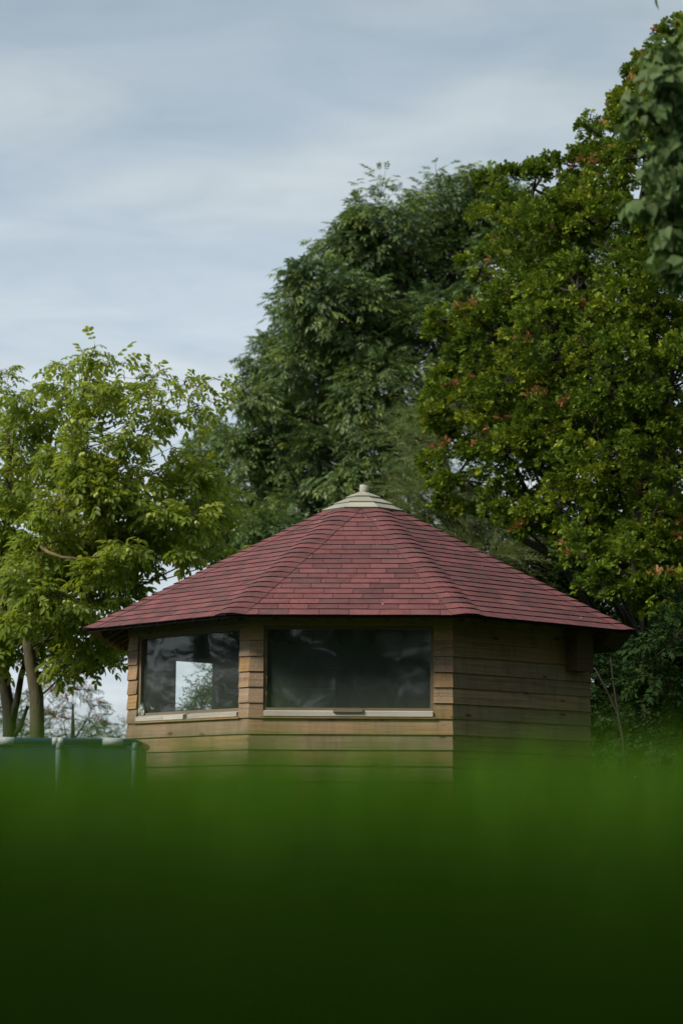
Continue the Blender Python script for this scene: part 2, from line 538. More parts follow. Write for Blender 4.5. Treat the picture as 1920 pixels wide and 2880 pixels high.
for k in range(8):
    m = MB()
    bo, bi = -0.026, -0.095
    wa = lambda o: (S / 2) + o * T8

    def panel(u0, u1, z0, z1):
        a0 = u0 if u0 is not None else None
        pts = []
        for z in (z0, z1):
            for (o, side) in ((bo, 0), (bo, 1), (bi, 1), (bi, 0)):
                if side == 0:
                    x = u0 if u0 is not None else -wa(o) + 0.001
                else:
                    x = u1 if u1 is not None else wa(o) - 0.001
                pts.append((x, o, z))
        m.hexa(pts)
    top = Z0 + 1.90
    if k in WIN or k in BACKS:
        if k in WIN:
            a, b = WIN[k]
            z0, z1 = WZ0, WZ1
        else:
            a, b, z0, z1 = BACKS[k]
        panel(None, None, 0.0, z0)
        panel(None, a, z0, z1)
        panel(b, None, z0, z1)
        panel(None, None, z1, top)
    else:
        panel(None, None, 0.0, top)
    wall = m.build('wall', M_INSIDE, cabin, face_mtx(k))
    # lapped boards, each an object of its own
    for r in range(-8, 9):
        zb = L1 + r * EXP
        hgt = EXP + 0.022
        if zb + hgt > top:
            hgt = top - zb - 0.002
            if hgt < 0.04:
                continue
        spans = [(None, None)]
        if k in WIN and 1 <= r <= 6:
            spans = [(None, WIN[k][0]), (WIN[k][1], None)]
        if k in BACKS:
            a, b, z0, z1 = BACKS[k]
            if zb + hgt > z0 and zb < z1 - 0.03:
                spans = [(None, a), (b, None)]
        for (a, b) in spans:
            u0 = -S / 2 if a is None else a
            u1 = S / 2 if b is None else b
            jj = 0.0035
            j = (random.uniform(-jj, jj), random.uniform(-jj, jj))
            bm_, c = board_mesh(u0 + (0.0008 if a is None else 0), u1 - (0.0008 if b is None else 0), a is None, b is None, hgt, j)
            bm_.build('board', M_BOARD, wall, Matrix.Translation((c, random.uniform(-0.0015, 0.0015) - 0.0015, zb)))
    if k in WIN:
        a, b = WIN[k]
        fr = MB()
        w = 0.028
        fr.box(a + 0.001, a + w, -0.10, -0.03, WZ0 + 0.001, WZ1 - 0.001)
        fr.box(b - w, b - 0.001, -0.10, -0.03, WZ0 + 0.001, WZ1 - 0.001)
        fr.box(a + w, b - w, -0.10, -0.03, WZ1 - w, WZ1 - 0.001)
        fr.box(a + w, b - w, -0.10, -0.03, WZ0 + 0.001, WZ0 + 0.02)
        win = fr.build('window', M_FRAME, cabin, face_mtx(k))
        pn = MB()
        pn.box(a + w - 0.006, b - w + 0.006, -0.066, -0.060, WZ0 + 0.012, WZ1 - w + 0.006)
        pn.build('pane', M_GLASS if k == 0 else M_GLASS_D, win)
        sl = MB()
        cuts = [a + 0.003, b - 0.003] if k == 0 else [a + 0.012, a + 0.42, a + 0.70, a + 0.76, b - 0.003]
        zt, zbm = WZ0 + 0.004, WZ0 - 0.052
        for i in range(len(cuts) - 1):
            if k == 7 and i == 2:
                continue
            jz = random.uniform(-0.004, 0.004)
            x0, x1 = cuts[i] + 0.001, cuts[i + 1] - 0.001
            p = [(x0, 0.012, zbm), (x1, 0.012, zbm), (x1, -0.055, zbm), (x0, -0.055, zbm),
                 (x0, 0.010, zt - 0.018 + jz), (x1, 0.010, zt - 0.018 + jz), (x1, -0.055, zt + jz), (x0, -0.055, zt + jz)]
            s1 = MB()
            cc = (x0 + x1) / 2
            s1.hexa([(q[0] - cc, q[1], q[2]) for q in p])
            s1.build('sill', M_SILL, win, Matrix.Translation((cc, 0, 0)))
        ln = MB()
        ln.box(a - 0.02, b + 0.02, -0.024, 0.007, zbm - 0.018, zbm - 0.003)
        ln.build('sill_batten', M_BOARD, win)

# nail heads in the strips beside the windows
nl = MB()
for k in WIN:
    mt = face_mtx(k)
    for r in range(1, 7):
        for ue in (WIN[k][0] - 0.05, WIN[k][1] + 0.06):
            for q in range(random.randint(1, 3)):
                u = ue + random.uniform(-0.03, 0.03)
                z = L1 + r * EXP + random.uniform(0.03, 0.09)
                o = -0.017 * ((z - L1 - r * EXP) / 0.152) + 0.0005
                pts = []
                for dz, rr in ((0, 0.0042), (0.002, 0.003)):
                    for i in range(6):
                        t = 2 * PI * i / 6
                        pts.append(mt @ Vector((u + rr * math.cos(t), o + dz, z + rr * math.sin(t))))
                nl.add(pts, [tuple((i, (i + 1) % 6, 6 + (i + 1) % 6, 6 + i)) for i in range(6)] + [tuple(range(6, 12))])
tag(nl.build('nail_heads', M_WHITE, cabin), kind='stuff')

# floor inside, wall plate
fl = MB()
ri = (AP - 0.097) / math.cos(PI / 8)
ring = [(ri * math.sin(PI / 8 + PI / 4 * i), -ri * math.cos(PI / 8 + PI / 4 * i)) for i in range(8)]
fl.add([(x, y, 0.02) for x, y in ring] + [(x, y, 0.10) for x, y in ring],
       [tuple(range(7, -1, -1)), tuple(range(8, 16))] + [(i, (i + 1) % 8, 8 + (i + 1) % 8, 8 + i) for i in range(8)])
fl.build('floor', M_INSIDE, cabin)

# roof ------------------------------------------------------------
capc = at(1013, 1428, CY - 0.41 * 0.924)
ZCAP = capc.z
A_CAP = 0.36
PHI = math.atan2(ZCAP - 0.012 - ZE, AE - A_CAP)
cph, sph = math.cos(PHI), math.sin(PHI)
SLOPE = (AE - A_CAP) / cph


def roof_mtx(k):
    a = PI / 4 * k
    n = Vector((math.sin(a), -math.cos(a), 0))
    t = Vector((math.cos(a), math.sin(a), 0))
    s = -n * cph + Vector((0, 0, sph))
    m = n * sph + Vector((0, 0, cph))
    o = n * AE + Vector((0, 0, ZE))
    return Matrix(((t.x, s.x, m.x, o.x), (t.y, s.y, m.y, o.y), (t.z, s.z, m.z, o.z), (0, 0, 0, 1)))


def half(s):
    return T8 * (AE - s * cph)


dk = MB()
lo, hi = [], []
TH = 0.022
for (rad, z, arr) in ((AE - 0.015, ZE + 0.015 * math.tan(PHI), lo), (A_CAP - 0.1, ZE + (AE - A_CAP + 0.1) * math.tan(PHI), hi)):
    Rr = rad / math.cos(PI / 8)
    for dz in (-0.012, -0.012 - TH):
        for i in range(8):
            t = PI / 8 + PI / 4 * i
            dk.v.append((Rr * math.sin(t), -Rr * math.cos(t), z + dz))
for i in range(8):
    j = (i + 1) % 8
    for f in ((i, j, 16 + j, 16 + i), (8 + j, 8 + i, 24 + i, 24 + j), (i, 8 + i, 8 + j, j), (16 + i, 16 + j, 24 + j, 24 + i)):
        dk.f.append(f)
        dk.mi.append(1 if f == (i, 8 + i, 8 + j, j) else 0)
        dk.sm.append(False)
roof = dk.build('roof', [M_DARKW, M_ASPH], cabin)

N_ROW = 22
EXS = SLOPE / N_ROW
TAB = 0.25
shingles = []
for k in range(8):
    mt = roof_mtx(k)
    for r in range(N_ROW):
        s0 = r * EXS - (0.012 if r == 0 else 0)
        s1 = min((r + 1) * EXS + 0.012, SLOPE + 0.02)
        shift = (0.5 if r % 2 else 0.0) * TAB + 0.03 * math.sin(r * 1.7 + k * 2)
        i0 = int(-half(s0) / TAB) - 2
        for i in range(i0, -i0 + 2):
            a, b = i * TAB + shift + 0.002, (i + 1) * TAB + shift - 0.002
            pts = []
            w0, w1 = half(s0), half(s1)
            if a > w0 or b < -w0:
                continue
            a0, b0 = max(a, -w0), min(b, w0)
            a1, b1 = max(min(a, w1), -w1), min(max(b, -w1), w1)
            if b0 - a0 < 0.012:
                continue
            tb = 0.0085 + random.uniform(-0.001, 0.0015)
            q0, q1 = random.uniform(-0.0015, 0.0015), random.uniform(-0.0015, 0.0015)
            cu, cs = (a0 + b0) / 2, s0
            # bottom thick edge proud of the row below, top edge tucked in
            p = [(a0, s0 + q0, tb - 0.0065), (b0, s0 + q1, tb - 0.0065), (b1, s1, -0.004), (a1, s1, -0.004),
                 (a0, s0 + q0, tb), (b0, s0 + q1, tb), (b1, s1, 0.0008), (a1, s1, 0.0008)]
            p = [(x - cu, y - cs, z) for x, y, z in p]
            shingles.append((k, (b0 - a0) * {0: 3.0, 7: 2.0, 1: 2.0, 6: .5, 2: .5}.get(k, 0.01) + r * 1e-5, p, mt @ Matrix.Translation((cu, cs, 0))))
shingles.sort(key=lambda q: -q[1])
rest = MB()
for n_, (k, _, p, mtx) in enumerate(shingles):
    if n_ < 290:
        m = MB()
        m.hexa(p, mis=[1, 0, 1, 1, 1, 1])
        m.build('shingle', [M_SHING, M_ASPH], roof, mtx)
    else:
        rest.hexa([mtx @ Vector(q) for q in p], mis=[1, 0, 1, 1, 1, 1])
tag(rest.build('shingle', [M_SHING, M_ASPH], roof), kind='stuff')

# hip shingles folded over the eight hips
hips = []
for k in range(8):
    m0, m1 = roof_mtx(k), roof_mtx(k + 1)
    for r in range(N_ROW):
        s0 = r * EXS - (0.014 if r == 0 else 0)
        s1 = min((r + 1) * EXS + 0.02, SLOPE + 0.01)
        wd = 0.150 + random.uniform(-0.006, 0.006)
        tb = 0.023
        prof = []
        for (s, zt, th) in ((s0, tb, 0.006), (s1, 0.011, 0.006)):
            h = half(s)
            w_ = min(wd, h * 0.95)
            row = []
            for lift in (0, -th):
                A_ = m0 @ Vector((h - w_, s, zt * 0.5 + lift))
                B_ = m0 @ Vector((h - w_ * 0.35, s, zt + 0.002 + lift))
                ctop = (m0 @ Vector((h, s, zt + lift)) + m1 @ Vector((-h, s, zt + lift))) / 2
                D_ = m1 @ Vector((-h + w_ * 0.35, s, zt + 0.002 + lift))
                E_ = m1 @ Vector((-h + w_, s, zt * 0.5 + lift))
                row += [A_, B_, ctop, D_, E_]
            prof.append(row)
        v = prof[0] + prof[1]
        f, mi = [], []
        for i in range(4):
            f.append((i, i + 1, 10 + i + 1, 10 + i)); mi.append(0)
            f.append((5 + i + 1, 5 + i, 15 + i, 15 + i + 1)); mi.append(1)
            f.append((i + 1, i, 5 + i, 5 + i + 1)); mi.append(1)
            f.append((10 + i, 10 + i + 1, 15 + i + 1, 15 + i)); mi.append(1)
        f += [(0, 10, 15, 5), (4, 9, 19, 14)]
        mi += [1, 1]
        hips.append((k, v, f, mi))
rest = MB()
for k, v, f, mi in hips:
    if k in (0, 7, 6, 1):
        m = MB()
        c = sum(v, Vector()) / len(v)
        m.v = [tuple(q - c) for q in v]
        m.f, m.mi, m.sm = f, mi, [False] * len(f)
        m.build('hip_shingle', [M_SHING, M_ASPH], roof, Matrix.Translation(c))
    else:
        b = len(rest.v)
        rest.v += [tuple(q) for q in v]
        rest.f += [tuple(i + b for i in ff) for ff in f]
        rest.mi += mi
        rest.sm += [False] * len(f)
tag(rest.build('hip_shingle', [M_SHING, M_ASPH], roof), kind='stuff')

# rafters under the eaves
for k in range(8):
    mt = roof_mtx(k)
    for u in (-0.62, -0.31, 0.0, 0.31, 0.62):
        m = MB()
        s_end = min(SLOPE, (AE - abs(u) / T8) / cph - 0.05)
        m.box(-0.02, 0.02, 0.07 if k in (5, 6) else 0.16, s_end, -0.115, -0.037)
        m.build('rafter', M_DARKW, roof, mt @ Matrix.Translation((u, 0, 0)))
for k in range(8):
    m0, m1 = roof_mtx(k), roof_mtx(k + 1)
    m = MB()
    pts = []
    for s in (0.22, SLOPE - 0.03):
        h = half(s)
        c = (m0 @ Vector((h, s, -0.045)))
        pts.append(c)
    d = Vector((0, 0, 0.10))
    side = (pts[1] - pts[0]).cross(Vector((0, 0, 1))).normalized() * 0.025
    m.hexa([pts[0] - side - d, pts[0] + side - d, pts[1] + side - d, pts[1] - side - d,
            pts[0] - side, pts[0] + side, pts[1] + side, pts[1] - side])
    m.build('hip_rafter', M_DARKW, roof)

# pale debris specks on the shingles
sp = MB()
for i in range(14):
    k = random.choice((0, 0, 1, 1, 7))
    s = random.uniform(0.1, SLOPE - 0.1)
    u = random.uniform(-1, 1) * half(s) * 0.8
    mt = roof_mtx(k)
    rr = random.uniform(0.003, 0.006)
    pts = [mt @ Vector((u + rr * math.cos(t) * random.uniform(.6, 1.3), s + rr * math.sin(t), 0.010 + dz)) for dz in (0, 0.006) for t in (0, 1.57, 3.14, 4.71)]
    sp.hexa(pts)
tag(sp.build('fallen_petals', M_WHITE, roof), kind='stuff')

# wooden cap: three tiers of eight boards and a post stub
cap = empty('roof_cap')
cap.parent = cabin
tiers = [(0.378, 0.215, 0.0, 0.084), (0.270, 0.11, 0.071, 0.149), (0.160, 0.045, 0.139, 0.193)]
for (ra, rb, za, zb) in tiers:
    for k in range(8):
        a = PI / 4 * k
        n = Vector((math.sin(a), -math.cos(a), 0))
        t = Vector((math.cos(a), math.sin(a), 0))
        j = random.uniform(-0.003, 0.003)
        th = 0.019
        def P(o, side, z):
            return n * o + t * (side * (o * T8 - 0.0015)) + Vector((0, 0, z + j))
        q = [P(ra - 0.012, -1, za), P(ra - 0.012, 1, za), P(rb, 1, zb - 0.0), P(rb, -1, zb - 0.0),
             P(ra + 0.004, -1, za + th), P(ra + 0.004, 1, za + th), P(rb, 1, zb + th), P(rb, -1, zb + th)]
        c = n * ((ra + rb) / 2) + Vector((0, 0, (za + zb) / 2))
        mtx = Matrix(((t.x, n.x, 0, c.x), (t.y, n.y, 0, c.y), (0, 0, 1, c.z + ZCAP - 0.012), (0, 0, 0, 1)))
        inv = Matrix(((t.x, n.x, 0, c.x), (t.y, n.y, 0, c.y), (0, 0, 1, c.z), (0, 0, 0, 1))).inverted()
        m = MB()
        m.hexa([inv @ v for v in q])
        m.build('cap_board', M_CAPW, cap, mtx)
skirt = MB()
skirt.tube([(0, 0, ZCAP - 0.06), (0, 0, ZCAP + 0.0)], [0.36, 0.352], 8)
skirt.build('cap_skirt', M_ASPH, cap, Matrix.Rotation(PI / 8, 4, 'Z'))
post = MB()
post.tube([(0, 0, 0.17), (0, 0, 0.215), (0, 0, 0.262), (0.001, 0, 0.268)], [0.050, 0.045, 0.044, 0.039], 12)
post.build('finial_post', M_CAPW, cap, Matrix.Translation((0, 0, ZCAP)) @ Matrix.Rotation(R(2), 4, 'Y'))

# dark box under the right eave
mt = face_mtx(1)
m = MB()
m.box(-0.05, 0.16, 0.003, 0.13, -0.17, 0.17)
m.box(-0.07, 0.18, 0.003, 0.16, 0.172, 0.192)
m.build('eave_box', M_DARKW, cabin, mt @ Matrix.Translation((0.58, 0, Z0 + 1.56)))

# ---- things seen through and on the windows


def wpt(k, u, o, z):
    return cabin.matrix_basis @ (face_mtx(k) @ Vector((u, o, z)))


bpy.context.view_layer.update()
MB_W = cabin.matrix_basis.copy() if cabin.matrix_basis else Matrix()
CAB = Matrix.Translation((CX, CY, 0)) @ Matrix.Rotation(YAW, 4, 'Z')


def in_face(k, u, o, z):
    return CAB @ face_mtx(k, o, u, z)


# boards hanging on the back wall
M_PGREEN = plain('pale_green_board', (0.23, 0.30, 0.22), 0.8)
M_PBROWN = plain('brown_cork_board', (0.25, 0.19, 0.125), 0.85)
M_PBEIGE = plain('beige_board', (0.28, 0.23, 0.17), 0.85)
for (u0, u1, z0, z1, mat, lab) in ((0.342, 0.705, 0.75, 1.436, M_PGREEN, 'pale green board hung inside the cabin, behind the left half of the front window'),
                                   (-0.184, 0.161, 0.75, 1.440, M_PBROWN, 'brown board hung inside the cabin, behind the middle of the front window'),
                                   (-0.619, -0.366, 0.75, 1.441, M_PBEIGE, 'beige board hung inside the cabin, behind the right end of the front window'),
                                   (0.253, 0.637, 1.637, 1.752, M_PBROWN, 'short dark brown board hung highest inside the cabin above the pale green one')):
    b = empty('wall_board')
    b.matrix_world = in_face(4, (u0 + u1) / 2, -0.1, Z0 + z0)
    tag(b, lab, 'board', 'boards on the inside back wall')
    hw, hh = (u1 - u0) / 2, z1 - z0
    m = MB(); m.box(-hw + 0.012, hw - 0.012, -0.018, -0.003, 0.012, hh - 0.012); m.build('panel', mat, b)
    m = MB()
    m.box(-hw, hw, -0.024, -0.002, 0, 0.012); m.box(-hw, hw, -0.024, -0.002, hh - 0.012, hh)
    m.box(-hw, -hw + 0.012, -0.024, -0.002, 0.012, hh - 0.012); m.box(hw - 0.012, hw, -0.024, -0.002, 0.012, hh - 0.012)
    m.build('frame', M_INSIDE, b)

# table with a bluish heap of cloth
tb = empty('table', CAB @ Vector((0.15, 1.0, 0.10)), YAW)
tag(tb, 'dark wooden table standing inside the cabin behind the front window', 'table')
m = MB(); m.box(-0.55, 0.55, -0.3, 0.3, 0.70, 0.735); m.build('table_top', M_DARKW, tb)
for sx in (-1, 1):
    for sy in (-1, 1):
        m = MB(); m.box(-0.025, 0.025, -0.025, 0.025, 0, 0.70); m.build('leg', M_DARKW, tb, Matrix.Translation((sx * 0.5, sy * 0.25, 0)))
cl_v, cl_f = [], []
nn = 18
for j in range(nn + 1):
    for i in range(nn + 1):
        x, y = (i / nn - 0.5) * 0.62, (j / nn - 0.5) * 0.42
        rr = math.hypot(x / 0.31, y / 0.21)
        z = 0.738 + 0.58 * max(0, 1 - rr ** 2) * (0.75 + 0.25 * math.sin(17 * x + 5 * y) * math.cos(13 * y)) + 0.012 * math.sin(40 * x) * math.cos(33 * y)
        cl_v.append((x, y, z))
for j in range(nn):
    for i in range(nn):
        k = j * (nn + 1) + i
        cl_f.append((k, k + 1, k + nn + 2, k + nn + 1))
cm = MB(); cm.add(cl_v, cl_f, 0, True)
heap = cm.build('cloth_heap', plain('blue_cloth', (0.10, 0.17, 0.22), 0.9), None, CAB @ Matrix.Translation((0.0, 1.0, 0.10)), fix=False)
tag(heap, 'rumpled blue cloth heap inside the cabin just above the front window sill', 'cloth')

# bunting inside the left window
bun = empty('bunting', CAB @ Vector((-1.15, -0.55, Z0 + 1.70)), 0)
tag(bun, 'string of small teal and yellow pennants hung inside behind the left window', 'bunting')
p1, p2 = at(520, 1762, 19.75), at(672, 1755, 19.75)
b0 = bun.matrix_basis.translation if hasattr(bun.matrix_basis, 'translation') else Vector(bun.location)
org = Vector(bun.location)
m = MB()
m.tube([p1 - org, (p1 + p2) / 2 - org - Vector((0, 0, 0.012)), p2 - org], 0.003, 4)
m.build('string', M_WHITE, bun)
for (px, colr) in ((577, (0.05, 0.22, 0.19)), (637, (0.42, 0.30, 0.06))):
    a, b, c = at(px - 11, 1775, 19.75) - org, at(px + 11, 1773, 19.75) - org, at(px - 1, 1806, 19.75) - org
    dy = Vector((0, 0.003, 0))
    m = MB()
    m.add([a, b, c, a + dy, b + dy, c + dy], [(0, 1, 2), (5, 4, 3), (0, 3, 4, 1), (1, 4, 5, 2), (2, 5, 3, 0)])
    m.build('pennant', plain('pennant_%d' % px, colr, 0.8), bun)

# offcut block and crumpled foil resting on the sills
m = MB()
m.box(-0.123, 0.123, -0.04, 0.012, 0, 0.028)
blk = m.build('wood_block', M_FRAME, None, in_face(0, -0.02, 0.018, WZ0 - 0.019))
tag(blk, 'short brown wood offcut lying on the pale sill of the front window', 'block')
cr = MB()
vs, fs = [], []
for j in range(6):
    for i in range(8):
        ph, th = PI * j / 5, 2 * PI * i / 8
        q = 0.045 * random.uniform(0.55, 1.25)
        vs.append((q * 0.8 * math.sin(ph) * math.cos(th), q * 0.6 * math.sin(ph) * math.sin(th), 0.055 + q * 1.25 * math.cos(ph)))
for j in range(5):
    for i in range(8):
        fs.append((j * 8 + i, j * 8 + (i + 1) % 8, (j + 1) * 8 + (i + 1) % 8, (j + 1) * 8 + i))
cr.add(vs, fs)
foil = cr.build('crumpled_wrapper', plain('crumpled_foil', (0.55, 0.57, 0.54), 0.35, 0.3, 30, 0.3), None, in_face(7, -0.645, -0.018, WZ0 - 0.012))
tag(foil, 'crumpled silvery wrapper in the bottom corner of the left window', 'wrapper')

# ------------------------------------------------------------------ foliage machinery


def np_mesh(name, V, faces_idx, fsize, mat, tint=None, smooth=False):
    """Mesh from numpy arrays: V (n,3), faces_idx flat loops, fsize per face."""
    me = bpy.data.meshes.new(name)
    me.vertices.add(len(V))
    me.vertices.foreach_set('co', np.ascontiguousarray(V, dtype=np.float32).ravel())
    me.loops.add(len(faces_idx))
    me.loops.foreach_set('vertex_index', np.ascontiguousarray(faces_idx, dtype=np.int32))
    me.polygons.add(len(fsize))
    starts = np.concatenate([[0], np.cumsum(fsize)[:-1]]).astype(np.int32)
    me.polygons.foreach_set('loop_start', starts)
    me.polygons.foreach_set('use_smooth', np.full(len(fsize), smooth))
    if tint is not None:
        at_ = me.attributes.new('tint', 'FLOAT', 'FACE')
        at_.data.foreach_set('value', np.ascontiguousarray(tint, dtype=np.float32))
    me.materials.append(mat)
    me.update(calc_edges=True)
    return me


class Proto:
    def __init__(self):
        self.v, self.f = [], []

    def leaf(self, base, d, up, L, W, shape='lance', curl=0.12, fold=0.18):
        """Add one leaf blade; d = direction, up = blade normal."""
        d = Vector(d).normalized()
        up = Vector(up)
        up = (up - d * up.dot(d)).normalized()
        sd = d.cross(up)
        prof = {'lance': [(0.38, 0.5), (0.72, 0.36)], 'oval': [(0.22, 0.40), (0.52, 0.5), (0.82, 0.30)],
                'heart': [(-0.06, 0.30), (0.16, 0.52), (0.45, 0.42), (0.75, 0.17)],
                'oak': [(0.18, 0.16), (0.30, 0.34), (0.42, 0.24), (0.58, 0.46), (0.70, 0.33), (0.86, 0.40)], 'obov': [(0.42, 0.26), (0.76, 0.46)],
                'strap': [(0.4, 0.5)], 'kite': [(0.45, 0.5)]}[shape]
        b = len(self.v)
        base = Vector(base)

        def pt(t, w):
            return base + d * (L * t) + sd * (w * W) + up * (abs(w) * W * 2 * fold - curl * L * t * t)
        self.v.append(tuple(pt(0, 0)))
        mids = []
        for (t, w) in prof:
            self.v += [tuple(pt(t, -w)), tuple(pt(t, 0)), tuple(pt(t, w))]
            mids.append(len(self.v) - 2)
        self.v.append(tuple(pt(1, 0)))
        tip = len(self.v) - 1
        prev = None
        for i, mdx in enumerate(mids):
            l, r = mdx - 1, mdx + 1
            if i == 0:
                self.f += [(b, mdx, l), (b, r, mdx)]
            else:
                pm = mids[i - 1]
                self.f += [(pm, mdx, l, pm - 1), (pm + 1, r, mdx, pm)]
        lm = mids[-1]
        self.f += [(lm, tip, lm - 1), (lm + 1, tip, lm)]

    def stem(self, a, b, w):
        a, b = Vector(a), Vector(b)
        d = (b - a).normalized()
        s = d.cross(Vector((0.1, 0.2, 1))).normalized() * w
        u = d.cross(s)
        k = len(self.v)
        self.v += [tuple(a + s), tuple(a - s * .5 + u), tuple(a - s * .5 - u), tuple(b)]
        self.f += [(k, k + 1, k + 3), (k + 1, k + 2, k + 3), (k + 2, k, k + 3)]

    def arrays(self):
        return np.array(self.v, dtype=np.float32), self.f


def compound(rnd, L, n_pairs, ll, lw, shape, droop=0.35, hang=0.3):
    """Pinnate leaf along +X drooping to -Z."""
    p = Proto()
    def pos(t):
        return Vector((L * t * (1 - 0.12 * droop * t), 0, -droop * L * t * t))
    p.stem(pos(0), pos(.5), 0.0022)
    p.stem(pos(.5), pos(1), 0.0018)
    for i in range(n_pairs):
        t = 0.32 + 0.60 * i / max(1, n_pairs - 1) * 0.95
        sc = 0.75 + 0.45 * t + rnd.uniform(-.1, .1)
        for sd in (-1, 1):
            d = Vector((0.55, sd * 0.85, -hang + rnd.uniform(-.2, .15)))
            up = Vector((rnd.uniform(-.3, .3), -sd * rnd.uniform(-0.1, 0.35), 1))
            p.leaf(pos(t), d, up, ll * sc, lw * sc, shape, rnd.uniform(.05, .3))
    p.leaf(pos(1.0), (1, rnd.uniform(-.2, .2), -droop * 1.2), (0, rnd.uniform(-.3, .3), 1), ll * 1.2, lw * 1.15, shape, 0.2)
    return p


def oak_cluster(rnd, n=8, shape='oak'):
    p = Proto()
    p.stem((0, 0, 0), (0.10, 0, 0.01), 0.003)
    for i in range(n):
        a = i * 2.4 + rnd.uniform(-.4, .4)
        el = rnd.uniform(-0.35, 0.65)
        d = Vector((0.45 + 0.4 * rnd.random(), math.cos(a) * math.cos(el), math.sin(a) * 0.55 + el * 0.3))
        up = Vector((-0.2 + rnd.uniform(-.3, .3), rnd.uniform(-.35, .35), 1))
        s = rnd.uniform(0.75, 1.2)
        p.leaf((0.03 + 0.008 * i, 0, 0), d, up, 0.095 * s, 0.060 * s, shape, rnd.uniform(0, .3))
    return p


def willow_strand(rnd):
    p = Proto()
    L = rnd.uniform(0.45, 0.75)
    pos = lambda t: Vector((L * t, 0, 0.10 * t - 0.28 * L * t * t * 2))
    for i in range(4):
        p.stem(pos(i / 4), pos((i + 1) / 4), 0.002)
    n = 20
    for i in range(n):
        t = 0.1 + 0.88 * i / n
        sd = -1 if i % 2 else 1
        p.leaf(pos(t), (0.85, sd * rnd.uniform(.25, .6), rnd.uniform(-.25, .35)), (rnd.uniform(-.4, .4), rnd.uniform(-.5, .5), 1), rnd.uniform(.06, .095), 0.011, 'strap', rnd.uniform(0, .4), 0.1)
    return p


def poplar_leaf(rnd):
    p = Proto()
    d = Vector((0.35, rnd.uniform(-.25, .25), -0.9))
    pe = Vector((0.045, 0, -0.01))
    p.stem((0, 0, 0), pe, 0.0015)
    p.leaf(pe, d, (1, rnd.uniform(-.4, .4), 0.35), rnd.uniform(.065, .085), rnd.uniform(.060, .075), 'heart', rnd.uniform(-.1, .2), rnd.uniform(.02, .2))
    return p


def twiglet(rnd, n, ll, lw, L=0.25, shape='kite', jitter=0.5):
    p = Proto()
    p.stem((0, 0, 0), (L, 0, 0), 0.003)
    for i in range(n):
        t = 0.15 + 0.85 * i / n
        sd = -1 if i % 2 else 1
        p.leaf((L * t, 0, 0), (0.6, sd * rnd.uniform(.5, 1), rnd.uniform(-jitter, jitter)), (rnd.uniform(-.5, .5), rnd.uniform(-.5, .5), 1), ll * rnd.uniform(.7, 1.2), lw * rnd.uniform(.7, 1.2), shape, rnd.uniform(0, .3))
    return p


def frames(D, roll):
    """Rotation matrices with X along D and Z as far up as possible, rolled."""
    D = D / np.linalg.norm(D, axis=1, keepdims=True)
    Z = np.tile(np.array([0.0, 0.0, 1.0]), (len(D), 1))
    Yv = np.cross(Z, D)
    bad = np.linalg.norm(Yv, axis=1) < 1e-3
    Yv[bad] = (0, 1, 0)
    Yv /= np.linalg.norm(Yv, axis=1, keepdims=True)
    Zv = np.cross(D, Yv)
    c, s = np.cos(roll)[:, None], np.sin(roll)[:, None]
    Y2 = Yv * c + Zv * s
    Z2 = -Yv * s + Zv * c
    return np.stack([D, Y2, Z2], axis=2)


def in_view(P, marg=40):
    """True for points inside the picture (used to pick which leaves show largest)."""
    c, s = math.cos(PITCH), math.sin(PITCH)
    x, y, z = P[:, 0], P[:, 1], P[:, 2] - CAM_H
    d = y * c + z * s
    v = -y * s + z * c
    px, py = 960 + F_PX * x / d, 1440 - F_PX * v / d
    return (px > -marg) & (px < 1920 + marg) & (py > -marg) & (py < 2150) & (d > 0)


def scatter(P, D, roll, scale, tint, protos, mat, root, crown_name, leaf_name, n_single, prefer=None, lo=None):
    """Leaves at P pointing along D: the n_single that show largest as objects, the rest as one crown mesh."""
    N = len(P)
    Rm = frames(D, roll)
    which = rng.integers(0, len(protos), N)
    single = np.zeros(N, bool)
    if n_single:
        d = P[:, 1].copy()
        if prefer is not None:
            d = d - prefer
        d[~in_view(P)] += 1e4
        single[np.argsort(d)[:n_single]] = True
    pms = []
    for j, p in enumerate(protos):
        me = bpy.data.meshes.new(leaf_name)
        me.from_pydata(p.v, [], p.f)
        me.materials.append(mat)
        pms.append(me)
    for i in np.nonzero(single)[0]:
        M = Matrix(np.vstack([np.hstack([Rm[i] * scale[i], P[i][:, None]]), [0, 0, 0, 1]]).tolist())
        o = bpy.data.objects.new(leaf_name, pms[which[i]])
        COL.objects.link(o)
        o.parent = root
        o.matrix_parent_inverse = Matrix.Translation(-Vector(root.location))
        o.matrix_basis = M
        o['tint'] = float(tint[i])
    Vs, Fi, Fs, Ti = [], [], [], []
    base = 0
    for j, p in enumerate(lo or protos):
        idx = np.nonzero((which == j) & ~single)[0]
        if not len(idx):
            continue
        v, f = p.arrays()
        W = np.einsum('nij,kj->nki', Rm[idx] * scale[idx][:, None, None], v) + P[idx][:, None, :]
        n, k = len(idx), len(v)
        flat = np.array([a for ff in f for a in ff], dtype=np.int64)
        sz = np.array([len(ff) for ff in f])
        Vs.append(W.reshape(-1, 3))
        Fi.append((flat[None, :] + (np.arange(n) * k)[:, None] + base).ravel())
        Fs.append(np.tile(sz, n))
        Ti.append(np.repeat(tint[idx], len(f)))
        base += n * k
    V = np.concatenate(Vs) - np.array(root.location)
    me = np_mesh(crown_name, V, np.concatenate(Fi), np.concatenate(Fs), mat, np.concatenate(Ti))
    o = link(crown_name, me, root)
    tag(o, kind='stuff')
    return o


